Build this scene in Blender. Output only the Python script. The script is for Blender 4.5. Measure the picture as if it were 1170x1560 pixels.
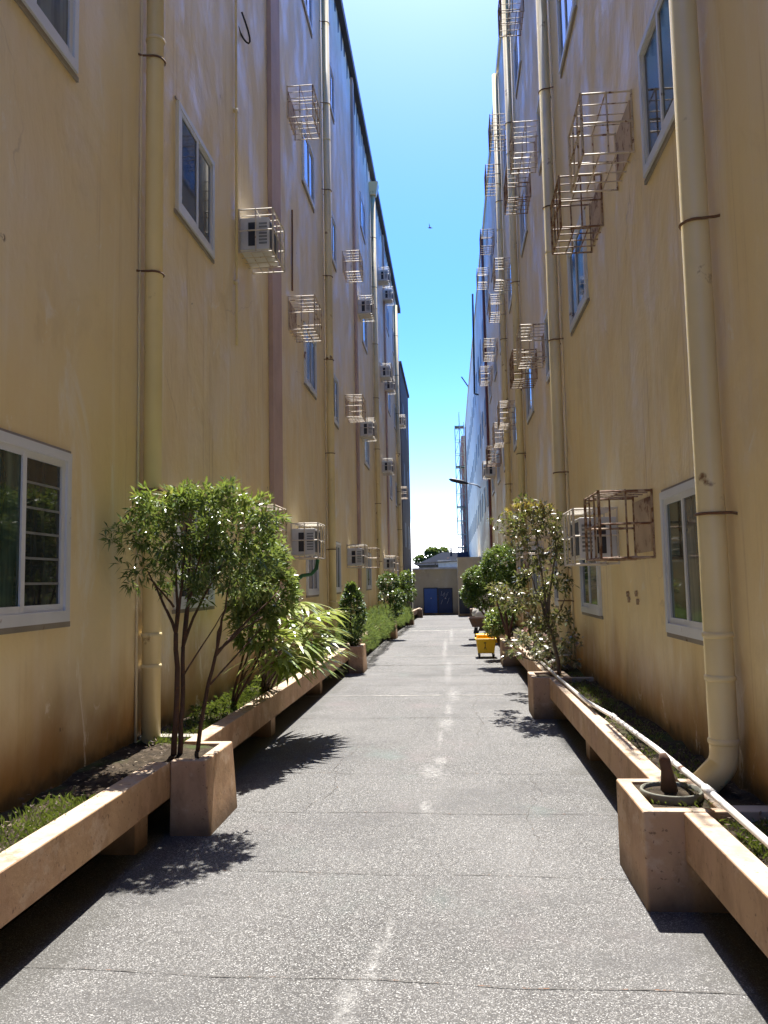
import bpy, math, random
from mathutils import Vector, Matrix
random.seed(7)
S = bpy.context.scene
for o in list(bpy.data.objects): bpy.data.objects.remove(o)
COL = S.collection

# ------------------------------------------------------------------ camera
F, VX, VY, ROLL, EYE = 1200.0, 688.0, 884.0, 1.1, 1.6        # focal (px of 1170x1560), alley vanishing point
d = Vector((VX-585, 780-VY, F)).normalized()
_r = math.radians(ROLL)
u = Vector((-math.sin(_r), math.cos(_r), 0)); u.z = -(u.x*d.x+u.y*d.y)/d.z; u.normalize()
xx = u.cross(d)
if xx.x < 0: xx = -xx
right = Vector((xx.x, d.x, u.x)); up = Vector((xx.y, d.y, u.y)); fwd = Vector((xx.z, d.z, u.z))
cam = bpy.data.objects.new('camera', bpy.data.cameras.new('camera')); COL.objects.link(cam)
M = Matrix((right, up, -fwd)).transposed().to_4x4(); M.translation = Vector((0, 0, EYE)); cam.matrix_world = M
cam.data.sensor_fit = 'VERTICAL'; cam.data.sensor_height = 24; cam.data.lens = 24*F/1560
cam.data.clip_start = 0.05; cam.data.clip_end = 3000
S.camera = cam
def at(px, py, Y):
    "point of the photograph at distance Y down the alley"
    r = right*(px-585)+up*(780-py)+fwd*F
    p = r*(Y/r.y); return Vector((p.x, p.y, p.z+EYE))
def atz(px, py, Z):
    r = right*(px-585)+up*(780-py)+fwd*F
    p = r*((Z-EYE)/r.z); return Vector((p.x, p.y, Z))

# ------------------------------------------------------------------ world, sun, exposure
SUN_EL, SUN_AZ = math.radians(63.5), math.radians(1.0)
W = bpy.data.worlds.new("World"); S.world = W; W.use_nodes = True
nt = W.node_tree; N = nt.nodes; Lk = nt.links; N.clear()
def wn(t, **k):
    n = N.new(t)
    for a, b in k.items(): setattr(n, a, b)
    return n
sky = wn('ShaderNodeTexSky', sky_type='NISHITA', sun_disc=False, sun_elevation=SUN_EL, sun_rotation=SUN_AZ,
         air_density=1.0, dust_density=1.1, ozone_density=2.0, altitude=0)
hs = wn('ShaderNodeHueSaturation'); hs.inputs['Hue'].default_value = .512; hs.inputs['Saturation'].default_value = 1.62; hs.inputs['Value'].default_value = 1.0
Lk.new(sky.outputs[0], hs.inputs['Color'])
tc = wn('ShaderNodeTexCoord'); sp = wn('ShaderNodeSeparateXYZ'); Lk.new(tc.outputs['Generated'], sp.inputs[0])
def wm(op, a, b=None, c=None):
    n = wn('ShaderNodeMath', operation=op)
    for i, v in enumerate((a, b, c)):
        if v is None: continue
        if isinstance(v, (int, float)): n.inputs[i].default_value = v
        else: Lk.new(v, n.inputs[i])
    return n.outputs[0]
cn = wn('ShaderNodeTexNoise'); cn.inputs['Scale'].default_value = 26; cn.inputs['Detail'].default_value = 6
Lk.new(tc.outputs['Generated'], cn.inputs['Vector'])
dx = wm('DIVIDE', wm('ADD', sp.outputs[0], 0.014), 0.085)
dz = wm('DIVIDE', wm('SUBTRACT', sp.outputs[2], 0.018), 0.062)
rr = wm('SQRT', wm('ADD', wm('MULTIPLY', dx, dx), wm('MULTIPLY', dz, dz)))
front = wm('GREATER_THAN', sp.outputs[1], 0)
rr = wm('ADD', rr, wm('MULTIPLY', wm('SUBTRACT', cn.outputs['Fac'], .5), 1.1))
mr = wn('ShaderNodeMapRange'); mr.interpolation_type = 'SMOOTHSTEP'
mr.inputs['From Min'].default_value = 1.05; mr.inputs['From Max'].default_value = .55
Lk.new(rr, mr.inputs['Value'])
mx = wn('ShaderNodeMixRGB'); mx.inputs[2].default_value = (8.0, 8.2, 8.6, 1)
Lk.new(wm('MULTIPLY', mr.outputs[0], front), mx.inputs[0]); tint = wn('ShaderNodeMixRGB', blend_type='MULTIPLY'); tint.inputs[0].default_value = 1; tint.inputs[2].default_value = (.30, .335, .40, 1)
Lk.new(hs.outputs[0], tint.inputs[1]); Lk.new(tint.outputs[0], mx.inputs[1])
bg = wn('ShaderNodeBackground'); bg.inputs['Strength'].default_value = 0.15
out = wn('ShaderNodeOutputWorld'); Lk.new(mx.outputs[0], bg.inputs['Color']); Lk.new(bg.outputs[0], out.inputs['Surface'])
sl = bpy.data.lights.new('sun', 'SUN'); sl.energy = 2.2; sl.angle = math.radians(.53); sl.color = (1, .955, .88)
sun = bpy.data.objects.new('sun', sl); COL.objects.link(sun)
sd = Vector((math.sin(SUN_AZ)*math.cos(SUN_EL), math.cos(SUN_AZ)*math.cos(SUN_EL), math.sin(SUN_EL)))
sun.rotation_euler = sd.to_track_quat('Z', 'Y').to_euler(); sun.location = (0, 30, 60)
S.view_settings.view_transform = 'Standard'; S.view_settings.look = 'None'
S.view_settings.exposure = 2.65; S.view_settings.gamma = 1; S.view_settings.use_curve_mapping = False
S.cycles.max_bounces = 12; S.cycles.diffuse_bounces = 10; S.cycles.transparent_max_bounces = 12

# ------------------------------------------------------------------ materials
class NT:
    "small node-tree writer"
    def __init__(s, name, rough=.8, spec=.3):
        s.m = bpy.data.materials.new(name); s.m.use_nodes = True
        s.t = s.m.node_tree; s.b = s.t.nodes['Principled BSDF']
        s.b.inputs['Roughness'].default_value = rough; s.b.inputs['Specular IOR Level'].default_value = spec
        s.geo = s.n('ShaderNodeNewGeometry'); s.pos = s.geo.outputs['Position']
    def n(s, t, **k):
        n = s.t.nodes.new(t)
        for a, b in k.items(): setattr(n, a, b)
        return n
    def l(s, a, b):
        if isinstance(a, (int, float)): b.default_value = a
        elif isinstance(a, (tuple, list)): b.default_value = (a[0], a[1], a[2], 1) if len(b.default_value) == 4 else a
        else: s.t.links.new(a, b)
    def map(s, sc, loc=(0, 0, 0), src=None):
        m = s.n('ShaderNodeMapping'); m.inputs['Scale'].default_value = sc; m.inputs['Location'].default_value = loc
        s.t.links.new(src or s.pos, m.inputs['Vector']); return m.outputs[0]
    def noise(s, scale, vec=None, detail=5, rough=.55, dist=0):
        n = s.n('ShaderNodeTexNoise'); n.inputs['Scale'].default_value = scale; n.inputs['Detail'].default_value = detail
        n.inputs['Roughness'].default_value = rough; n.inputs['Distortion'].default_value = dist
        s.t.links.new(vec or s.pos, n.inputs['Vector']); return n.outputs['Fac']
    def voro(s, scale, out='Color', vec=None, feat='F1'):
        n = s.n('ShaderNodeTexVoronoi', feature=feat); n.inputs['Scale'].default_value = scale
        s.t.links.new(vec or s.pos, n.inputs['Vector']); return n.outputs[out]
    def mth(s, op, a, b=None, clamp=False):
        n = s.n('ShaderNodeMath', operation=op, use_clamp=clamp); s.l(a, n.inputs[0])
        if b is not None: s.l(b, n.inputs[1])
        return n.outputs[0]
    def rng(s, v, a, b, c=0., e=1.):
        n = s.n('ShaderNodeMapRange'); n.interpolation_type = 'SMOOTHSTEP'
        s.l(v, n.inputs['Value'])
        for k, q in zip(('From Min', 'From Max', 'To Min', 'To Max'), (a, b, c, e)): n.inputs[k].default_value = q
        return n.outputs[0]
    def mix(s, f, a, b, mode='MIX'):
        n = s.n('ShaderNodeMixRGB', blend_type=mode); s.l(f, n.inputs[0]); s.l(a, n.inputs[1]); s.l(b, n.inputs[2]); return n.outputs[0]
    def xyz(s, v=None):
        n = s.n('ShaderNodeSeparateXYZ'); s.t.links.new(v or s.pos, n.inputs[0]); return n.outputs
    def ramp(s, f, stops):
        n = s.n('ShaderNodeValToRGB'); e = n.color_ramp.elements
        while len(e) < len(stops): e.new(.5)
        for q, (p, c) in zip(e, stops): q.position = p; q.color = (*c, 1)
        s.l(f, n.inputs[0]); return n.outputs[0]
    def bump(s, h, st=.3, dist=.01, prev=None):
        n = s.n('ShaderNodeBump'); n.inputs['Strength'].default_value = st; n.inputs['Distance'].default_value = dist
        s.l(h, n.inputs['Height'])
        if prev is not None: s.t.links.new(prev, n.inputs['Normal'])
        s.t.links.new(n.outputs[0], s.b.inputs['Normal']); return n.outputs[0]
    def color(s, c): s.l(c, s.b.inputs['Base Color']); return s

def wall_mat(name, c1, c2, grime=(.27, .14, .035), fade=(.88, .83, .73), base_z=.4):
    m = NT(name, .62, .35); x, y, z = m.xyz()
    big = m.noise(.55, detail=4); c = m.mix(m.rng(big, .35, .65), c1, c2); c = m.mix(m.rng(m.noise(.8, m.map((1, 1, .7), (5, 1, 9)), 5, .6), .42, .7, 0, .6), c, (c1[0]*.93, c1[1]*.86, c1[2]*.74))
    streak = m.noise(1, m.map((1, 5.5, .22)), 6, .62); c = m.mix(m.rng(streak, .5, .78, 0, .42), c, fade)
    dark = m.noise(1, m.map((1, 9, .35), (3, 7, 1)), 5, .6); c = m.mix(m.rng(dark, .58, .8, 0, .3), c, (c1[0]*.72, c1[1]*.66, c1[2]*.58))
    pt = m.noise(.9, m.map((1, 1.3, .55), (8, 2, 5)), 7, .7, .6); c = m.mix(m.rng(pt, .59, .70, 0, .6), c, fade)
    d3 = m.noise(1, m.map((1, 24, .28), (1, 4, 6)), 4, .6); d4 = m.noise(.8, m.map((1, 1, .5), (6, 2, 3)), 3)
    c = m.mix(m.mth('MULTIPLY', m.rng(d3, .57, .68), m.rng(d4, .44, .6, 0, .5)), c, (c1[0]*.55, c1[1]*.46, c1[2]*.42))
    ck = m.n('ShaderNodeTexVoronoi', feature='DISTANCE_TO_EDGE'); ck.inputs['Scale'].default_value = .42; wv = m.n('ShaderNodeVectorMath', operation='ADD')
    nz_ = m.n('ShaderNodeTexNoise'); nz_.inputs['Scale'].default_value = 2.6; nz_.inputs['Detail'].default_value = 7; m.t.links.new(m.pos, nz_.inputs['Vector']); m.t.links.new(m.pos, wv.inputs[0]); sc_ = m.n('ShaderNodeVectorMath', operation='SCALE'); sc_.inputs['Scale'].default_value = .3; m.t.links.new(nz_.outputs['Color'], sc_.inputs[0]); m.t.links.new(sc_.outputs[0], wv.inputs[1]); m.t.links.new(wv.outputs[0], ck.inputs['Vector'])
    c = m.mix(m.mth('MULTIPLY', m.rng(ck.outputs['Distance'], .004, .001), m.rng(m.noise(.7, m.map((1, 1, 1), (2, 8, 4)), 3), .56, .66, 0, .3)), c, (.30, .22, .14))
    # colour grades paler towards the upper floors, broken by noise
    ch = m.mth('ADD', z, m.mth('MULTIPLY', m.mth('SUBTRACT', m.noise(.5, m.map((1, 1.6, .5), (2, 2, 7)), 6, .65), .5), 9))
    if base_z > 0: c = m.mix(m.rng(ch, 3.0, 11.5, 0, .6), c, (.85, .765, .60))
    # splashed soil and rust creeping up from the beds
    gn = m.noise(1.3, m.map((1, 1, .6)), 6, .55); gz = m.mth('SUBTRACT', m.mth('SUBTRACT', z, base_z), m.mth('MULTIPLY', gn, 1.15))
    c = m.mix(m.rng(gz, .30, -.50, 0, .9), c, m.mix(m.rng(m.noise(1.1), .4, .6), grime, (.34, .16, .035)))
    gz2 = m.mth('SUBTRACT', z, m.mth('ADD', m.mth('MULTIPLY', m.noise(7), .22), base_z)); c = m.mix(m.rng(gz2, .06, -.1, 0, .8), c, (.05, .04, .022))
    sp_ = m.voro(1.6, 'Distance'); sm = m.noise(30, detail=2); c = m.mix(m.mth('MULTIPLY', m.rng(sp_, .055, .02), m.rng(sm, .45, .6), True), c, (.12, .07, .04))
    ml = m.noise(1.15, m.map((1, 1, .75), (7, 5, 2)), 7, .68, .8); c = m.mix(m.rng(ml, .50, .66, 0, .24), c, (c1[0]*.66, c1[1]*.62, c1[2]*.6))
    fl = m.noise(2.4, m.map((1, 1, .6), (1, 9, 4)), 7, .72, 1.2); c = m.mix(m.rng(fl, .60, .68, 0, .5), c, (.87, .82, .72))
    m.l(m.rng(m.noise(1.8, m.map((1, 1, .5), (3, 3, 3)), 5, .6), .35, .65, .36, .72), m.b.inputs['Roughness'])
    m.color(c)
    b1 = m.bump(m.noise(1.3, m.map((1, 1, .7)), 5, .55, .4), .8, .06)
    b2 = m.bump(m.noise(4.5, m.map((1, 1.3, .45)), 5, .6, .5), .35, .012, b1); m.bump(m.noise(60, detail=3), .12, .004, b2)
    return m.m
def paint_mat(name, c, rust=0., rough=.5, scale=9, rustc=(.11, .045, .02), var=.25, spec=.4, bump=.15):
    m = NT(name, rough, spec); n = m.noise(scale*.35, detail=5)
    cc = m.mix(m.rng(n, .35, .7), c, tuple(v*(1-var) for v in c))
    n2 = m.noise(scale, detail=6, rough=.65); 
    if rust: cc = m.mix(m.rng(n2, .66-rust*.3, .72-rust*.22), cc, m.mix(m.noise(40), rustc, (.2, .09, .035)))
    m.color(cc); m.bump(n2, bump, .004); return m.m
def pane_mat(name, c, rough=.04, wav=True, spec=.5):
    m = NT(name, rough, spec); n = m.noise(2.2, m.map((1, 6, .6)), 3)
    m.color(m.mix(m.rng(n, .35, .65), c, tuple(v*.45 for v in c)))
    if wav: m.bump(m.noise(1.6, detail=1), .05, .01)
    return m.m
def leaf_mat(name, stops, trans=.3, rough=.36):
    m = NT(name, rough, .5); r = m.geo.outputs['Random Per Island']
    c = m.ramp(r, stops); cl = m.noise(3.2, detail=2); c = m.mix(m.rng(cl, .38, .64, .0, .55), c, stops[-2][1]); m.color(c)
    tr = m.n('ShaderNodeBsdfTranslucent'); m.l(m.mix(.5, c, (.30, .36, .04)), tr.inputs['Color'])
    ms = m.n('ShaderNodeMixShader'); ms.inputs[0].default_value = trans
    o = [n for n in m.t.nodes if n.type == 'OUTPUT_MATERIAL'][0]
    m.t.links.new(m.b.outputs[0], ms.inputs[1]); m.t.links.new(tr.outputs[0], ms.inputs[2]); m.t.links.new(ms.outputs[0], o.inputs['Surface'])
    return m.m

def road_mat():
    m = NT('pebble_wash', .78, .3); x, y, z = m.xyz()
    def pebbles(sc, loc):
        v = m.map((1, 1, 1), loc); cell = m.n('ShaderNodeSeparateColor'); m.t.links.new(m.voro(sc, vec=v), cell.inputs[0])
        q = m.ramp(cell.outputs[0], [(0, (.05, .047, .046)), (.36, (.10, .094, .092)), (.62, (.19, .18, .175)), (.84, (.40, .385, .375)), (1, (.70, .685, .67))])
        return m.mix(m.rng(m.voro(sc, 'Distance', v), .42, .72, 0, .85), q, (.05, .048, .046))
    c = m.mix(m.rng(m.noise(14, detail=3), .42, .58), pebbles(165, (0, 0, 0)), pebbles(225, (3, 1, 0)))
    c = m.mix(m.rng(m.noise(30, detail=4), .48, .66, 0, .35), c, (.09, .086, .082))
    big = m.noise(.5, m.map((1, .6, 1)), 5, .6); c = m.mix(m.rng(big, .35, .7, 0, .30), c, (.30, .285, .28))
    d2 = m.noise(.8, m.map((.8, 1.2, 1), (4, 9, 0)), 5, .65); c = m.mix(m.rng(d2, .48, .7, 0, .6), c, (.105, .10, .10))
    g = m.noise(.9, m.map((1, .7, 1), (11, 3, 0)), 4, .6); c = m.mix(m.rng(g, .6, .74, 0, .30), c, (.16, .23, .21))
    p = m.noise(.7, m.map((1, .9, 1), (1, 13, 0)), 4, .6); c = m.mix(m.rng(p, .58, .74, 0, .25), c, (.29, .22, .225))
    # pale slurry dragged along the middle of the lane
    spl = [(-.44, 3.1, .055, .22), (-.37, 3.45, .035, .22), (-.33, 3.75, .02, .2), (-.19, 6.8, .12, .26), (-.15, 7.2, .07, .2), (-.22, 5.75, .05, .22), (-.1, 9.1, .10, .42), (-.16, 8.3, .03, .5), (-.08, 10.0, .05, .5),
           (-.02, 11.3, .10, .7), (-.1, 14.5, .07, 1.8), (-.2, 19.0, .06, 3.2), (-.05, 25.0, .07, 4.5)]
    wob = m.noise(5, detail=6, rough=.7); mask = None
    for sx, sy, ra, rb in spl:
        a = m.mth('DIVIDE', m.mth('SUBTRACT', x, sx), ra); b = m.mth('DIVIDE', m.mth('SUBTRACT', y, sy), rb)
        q = m.mth('SQRT', m.mth('ADD', m.mth('MULTIPLY', a, a), m.mth('MULTIPLY', b, b)))
        q = m.rng(m.mth('ADD', q, m.mth('MULTIPLY', wob, 2.2)), 2.45, 1.1, 0, .36)
        mask = q if mask is None else m.mth('MAXIMUM', mask, q)
    mask = m.mth('MULTIPLY', mask, m.rng(m.noise(22, detail=5, rough=.75), .40, .62, .1, 1.25), True)
    c = m.mix(mask, c, (.62, .60, .58))
    # moss and dirt at the lane edges
    ex = m.mth('MAXIMUM', m.mth('SUBTRACT', x, .78), m.mth('SUBTRACT', -1.48, x)); en = m.noise(3, detail=5)
    c = m.mix(m.rng(m.mth('ADD', ex, m.mth('MULTIPLY', m.mth('SUBTRACT', en, .5), .7)), .12, .36, 0, .5), c, (.085, .08, .07))
    c = m.mix(1, c, (.665, .68, .68), 'MULTIPLY'); m.color(c); m.bump(m.voro(125, 'Distance'), .55, .004); return m.m

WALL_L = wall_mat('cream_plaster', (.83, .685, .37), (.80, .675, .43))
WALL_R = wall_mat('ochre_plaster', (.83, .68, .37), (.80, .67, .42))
PIL = paint_mat('pilaster_plaster', (.52, .37, .30), 0, .65, 3)
PIPE = paint_mat('cream_pipe_paint', (.80, .67, .37), .12, .36, 2.2, (.2, .11, .05), .18, .5)
CLAMP = paint_mat('rusty_clamp', (.16, .09, .05), .5, .7)
CAGE = paint_mat('cream_bar_paint', (.60, .50, .38), .42, .6, 14)
CAGER = paint_mat('rusty_bar_paint', (.38, .28, .19), .7, .7, 12)
CAGEW = paint_mat('pale_bar_paint', (.62, .56, .46), .15, .55, 14)
BOARD = paint_mat('stained_board', (.50, .38, .25), .45, .8, 6)
ACW = paint_mat('ac_casing', (.66, .66, .64), .06, .45, 5)
ACD = paint_mat('ac_vent_dark', (.03, .03, .035), 0, .5, 30)
ACG = paint_mat('ac_grille_grey', (.22, .23, .23), 0, .5, 30)
FRAME = paint_mat('white_frame_paint', (.66, .69, .72), .03, .42, 4, var=.14)
PANES = [pane_mat('glass_dark', (.035, .042, .045)), pane_mat('glass_curtain', (.16, .18, .17), .06), pane_mat('glass_green', (.05, .085, .07)), pane_mat('glass_blue', (.05, .075, .10))]
def ledge_mat():
    m = NT('weathered_planter_paint', .8, .2); x, y, z = m.xyz(); nz = m.xyz(m.geo.outputs['Normal'])[2]
    c = m.mix(m.rng(m.noise(2.5, detail=5), .35, .65), (.50, .325, .19), (.46, .29, .185))
    c = m.mix(m.rng(m.noise(1, m.map((4.5, 4.5, 2.2)), 7, .7), .45, .68, 0, .6), c, (.26, .155, .085))
    c = m.mix(m.rng(m.noise(3.1, m.map((1, 1, 1.3), (5, 2, 1)), 6, .7), .52, .62, 0, .5), c, (.60, .45, .33))
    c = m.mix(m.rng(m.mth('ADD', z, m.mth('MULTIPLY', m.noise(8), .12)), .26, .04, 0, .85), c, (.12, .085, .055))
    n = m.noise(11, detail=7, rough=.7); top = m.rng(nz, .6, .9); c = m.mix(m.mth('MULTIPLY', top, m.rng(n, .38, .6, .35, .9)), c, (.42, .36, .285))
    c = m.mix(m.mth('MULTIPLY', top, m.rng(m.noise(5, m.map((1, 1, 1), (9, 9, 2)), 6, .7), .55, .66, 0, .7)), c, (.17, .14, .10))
    c = m.mix(m.rng(m.noise(34, detail=3), .63, .7, 0, .7), c, (.16, .10, .065))
    m.color(c); b = m.bump(m.noise(3, detail=4), .25, .02); m.bump(n, .45, .006, b); return m.m
LEDGE = ledge_mat()
CONC = paint_mat('bare_concrete', (.34, .31, .27), .22, .85, 4, (.09, .08, .06), .3, .2, .5)
DARKC = paint_mat('shade_dark_channel', (.045, .045, .042), .3, .9, 6, (.02, .025, .015), .4, .2, .5)  # near-black tone puts the deep shade under the planters into the colour
EAVE = paint_mat('eave_metal', (.05, .055, .07), .1, .6, 3)
STRIP = paint_mat('pipe_highlight_paint', (.80, .70, .50), .05, .45, 3)  # lighter pipe tone for the bright strip of light beside drainpipes
PVC = paint_mat('white_pvc', (.72, .70, .66), .06, .4, 5)
BARK = paint_mat('bark_brown', (.10, .058, .04), .3, .85, 18, (.05, .03, .022), .4, .2, .6)
BARKP = paint_mat('bark_grey', (.17, .13, .10), .3, .85, 18, (.07, .05, .04), .4, .2, .6)
YEL = paint_mat('yellow_plastic', (.86, .52, .01), .0, .38, 5, var=.12)
BLK = paint_mat('black_rubber', (.02, .02, .02), 0, .6)
BLUE = paint_mat('blue_door_paint', (.07, .17, .48), .05, .5, 4)
DGREY = paint_mat('dark_metal', (.045, .05, .06), .1, .5, 5)
PALE = None
def soil_mat():
    m = NT('bed_soil', .95, .1); n = m.noise(9, detail=7, rough=.7); c = m.ramp(n, [(.3, (.018, .014, .010)), (.55, (.05, .038, .026)), (.8, (.13, .10, .07))])
    c = m.mix(m.rng(m.noise(2.2, detail=4), .55, .68, 0, .7), c, (.05, .075, .022)); c = m.mix(m.rng(m.voro(38, 'Distance'), .16, .05, 0, .8), c, (.2, .16, .11))
    m.color(c); m.bump(n, .9, .03); return m.m
SOIL = soil_mat(); ROAD = road_mat()
LEAF_DK = leaf_mat('narrow_leaf', [(0, (.02, .05, .018)), (.3, (.045, .09, .03)), (.65, (.09, .15, .05)), (.88, (.17, .24, .07)), (1, (.34, .34, .16))], .28, .22)
LEAF_NEW = leaf_mat('new_leaf', [(0, (.07, .14, .025)), (.4, (.12, .22, .04)), (.75, (.20, .30, .06)), (.92, (.28, .34, .09)), (1, (.36, .22, .08))], .35, .3)
LEAF_BUSH = leaf_mat('bush_leaf', [(0, (.04, .085, .025)), (.4, (.09, .17, .04)), (.75, (.18, .27, .07)), (.93, (.28, .33, .12)), (1, (.38, .22, .10))], .32, .24)
LEAF_PALM = leaf_mat('palm_leaf', [(0, (.09, .16, .03)), (.4, (.19, .28, .055)), (.75, (.32, .40, .10)), (.92, (.46, .48, .18)), (1, (.46, .36, .14))], .36, .28)
LEAF_CONE = leaf_mat('cone_leaf', [(0, (.02, .05, .02)), (.5, (.05, .11, .035)), (.85, (.09, .17, .05)), (1, (.15, .24, .07))], .28, .3)
LEAF_PALEC = leaf_mat('feathery_leaf', [(0, (.07, .12, .045)), (.5, (.12, .19, .07)), (.85, (.17, .25, .10)), (1, (.22, .30, .13))], .3, .6)
LEAF_RND = leaf_mat('round_crown_leaf', [(0, (.03, .065, .022)), (.4, (.065, .13, .035)), (.75, (.12, .21, .05)), (1, (.22, .32, .08))], .3, .26)
LEAF_PUR = leaf_mat('bronze_leaf', [(0, (.05, .045, .03)), (.3, (.06, .085, .035)), (.6, (.11, .14, .055)), (.85, (.20, .17, .09)), (1, (.38, .25, .15))], .28, .22)
LEAF_VAR = leaf_mat('variegated_leaf', [(0, (.045, .06, .03)), (.4, (.08, .11, .05)), (.6, (.16, .17, .09)), (.8, (.34, .30, .23)), (1, (.40, .14, .13))], .25, .28)
GRASS = leaf_mat('grass_blade', [(0, (.03, .06, .015)), (.5, (.06, .11, .025)), (.85, (.12, .17, .04)), (1, (.2, .19, .08))], .3, .5)

# ------------------------------------------------------------------ mesh helpers
class MB:
    def __init__(s): s.v = []; s.f = []
    def add(s, vs, fs):
        k = len(s.v); s.v += [tuple(p) for p in vs]; s.f += [tuple(i+k for i in f) for f in fs]; return s
    def box(s, a, b):
        x0, x1 = sorted((a[0], b[0])); y0, y1 = sorted((a[1], b[1])); z0, z1 = sorted((a[2], b[2]))
        return s.hexa([(x0, y0, z0), (x1, y0, z0), (x1, y1, z0), (x0, y1, z0), (x0, y0, z1), (x1, y0, z1), (x1, y1, z1), (x0, y1, z1)])
    def hexa(s, p): return s.add(p, [(3, 2, 1, 0), (4, 5, 6, 7), (0, 1, 5, 4), (1, 2, 6, 5), (2, 3, 7, 6), (3, 0, 4, 7)])
    def tube(s, pts, r, n=10, caps=True):
        pts = [Vector(p) for p in pts]; rs = r if isinstance(r, (list, tuple)) else [r]*len(pts)
        rings = []; prev = None
        for i, p in enumerate(pts):
            t = (pts[min(i+1, len(pts)-1)]-pts[max(i-1, 0)]).normalized()
            if prev is None:
                a = Vector((1, 0, 0)) if abs(t.x) < .9 else Vector((0, 1, 0)); a = (a-t*a.dot(t)).normalized()
            else:
                a = prev-t*prev.dot(t); a = a.normalized() if a.length > 1e-6 else prev
            prev = a; b = t.cross(a)
            rings.append([p+a*(rs[i]*math.cos(2*math.pi*k/n))+b*(rs[i]*math.sin(2*math.pi*k/n)) for k in range(n)])
        vs = [q for rg in rings for q in rg]; fs = []
        for i in range(len(pts)-1):
            for k in range(n):
                k2 = (k+1) % n; fs.append((i*n+k, i*n+k2, (i+1)*n+k2, (i+1)*n+k))
        if caps: fs += [tuple(range(n-1, -1, -1)), tuple((len(pts)-1)*n+k for k in range(n))]
        return s.add(vs, fs)
    def bar(s, a, b, w):
        return s.tube([a, b], w*.72, 4)
    def lathe(s, prof, c, n=28):
        vs = []; fs = []
        for r, z in prof:
            vs += [(c[0]+r*math.cos(2*math.pi*k/n), c[1]+r*math.sin(2*math.pi*k/n), c[2]+z) for k in range(n)]
        for i in range(len(prof)-1):
            for k in range(n):
                k2 = (k+1) % n; fs.append((i*n+k, i*n+k2, (i+1)*n+k2, (i+1)*n+k))
        return s.add(vs, fs)
    def leaf(s, base, dir_, nrm, L, w, bend=.15):
        side = dir_.cross(nrm)
        if side.length < 1e-5: side = dir_.cross(Vector((.3, .5, .8)))
        side.normalize(); nn = side.cross(dir_)
        m = base+dir_*(L*.45)-nn*(w*.25)
        tip = base+dir_*L-Vector((0, 0, L*bend))
        return s.add([base, m+side*w*.5+nn*(w*.2), tip, m-side*w*.5+nn*(w*.2)], [(0, 1, 2), (0, 2, 3)])
    def build(s, name, mat, parent=None, smooth=False, bevel=0):
        me = bpy.data.meshes.new(name); me.from_pydata(s.v, [], s.f); me.materials.append(mat); me.update()
        if smooth:
            for p in me.polygons: p.use_smooth = True
        o = bpy.data.objects.new(name, me); COL.objects.link(o)
        if parent: o.parent = parent; o.matrix_parent_inverse = Matrix.Translation(-Vector(parent.location))
        if bevel:
            b = o.modifiers.new('bevel', 'BEVEL'); b.width = bevel; b.segments = 2; b.limit_method = 'ANGLE'
        return o
def tag(o, label=None, cat=None, group=None, kind=None):
    if label: o['label'] = label
    if cat: o['category'] = cat
    if group: o['group'] = group
    if kind: o['kind'] = kind
    return o
def thing(name, loc, label, cat, group=None):
    o = bpy.data.objects.new(name, None); COL.objects.link(o); o.location = loc; o.empty_display_size = .2
    return tag(o, label, cat, group)
def copy_tree(o, parent=None):
    c = o.copy(); COL.objects.link(c)
    if parent: c.parent = parent
    for ch in list(o.children): copy_tree(ch, c)
    return c
def rv(a=1.): return Vector((random.uniform(-a, a), random.uniform(-a, a), random.uniform(-a, a)))
def runit():
    while True:
        v = rv()
        if .05 < v.length < 1: return v.normalized()
FLOOR = ['ground floor', 'second floor', 'third floor', 'fourth floor']
ORD = ['first', 'second', 'third', 'fourth', 'fifth', 'sixth', 'seventh', 'eighth', 'ninth']
def dip(Y): return 0 if Y < 22 else -.0177*(Y-22)

LX, RX = -2.43, 1.60            # faces of the two buildings
# ------------------------------------------------------------------ ground and lane
b = MB(); b.add([(-900, -900, -1.1), (900, -900, -1.1), (900, 900, -1.1), (-900, 900, -1.1)], [(0, 1, 2, 3)])
gm = NT('earth', .95, .1); gm.color(gm.mix(gm.noise(.3), (.12, .11, .08), (.08, .09, .05)))
tag(b.build('ground', gm.m), kind='structure')
ys = [-14, 0, 22, 30, 40, 48.2]
b = MB()
vs = []; fs = []
for Y in ys: vs += [(-2.15, Y, dip(Y)), (1.32, Y, dip(Y)), (1.32, Y, dip(Y)-.5), (-2.15, Y, dip(Y)-.5)]
for i in range(len(ys)-1):
    for k in range(4): fs.append((i*4+k, (i+1)*4+k, (i+1)*4+(k+1) % 4, i*4+(k+1) % 4))
b.add(vs, [tuple(reversed(f)) for f in fs]); tag(b.build('road', ROAD), kind='structure')
def joint(y0, sk, w, mat_, z=.004, x0=-1.83, x1=1.07):
    x0, x1 = -2.1, 1.3; b = MB(); n = 40; vs = []
    for i in range(n+1):
        x = x0+(x1-x0)*i/n; yc = y0+sk*(x+.3)+.012*math.sin(x*5+y0*3)+random.uniform(-.004, .004); ww = w*random.uniform(.25, 1.3)
        vs += [(x, yc-ww, dip(yc)+z), (x, yc+ww, dip(yc)+z)]
    b.add(vs, [(2*i, 2*i+2, 2*i+3, 2*i+1) for i in range(n)]); return tag(b.build('road_joint', mat_), kind='structure')
JD = paint_mat('joint_dirt', (.085, .08, .074), .3, .9, 20); JL = paint_mat('joint_mortar', (.33, .32, .30), .2, .9, 20, (.2, .19, .18))
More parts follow.
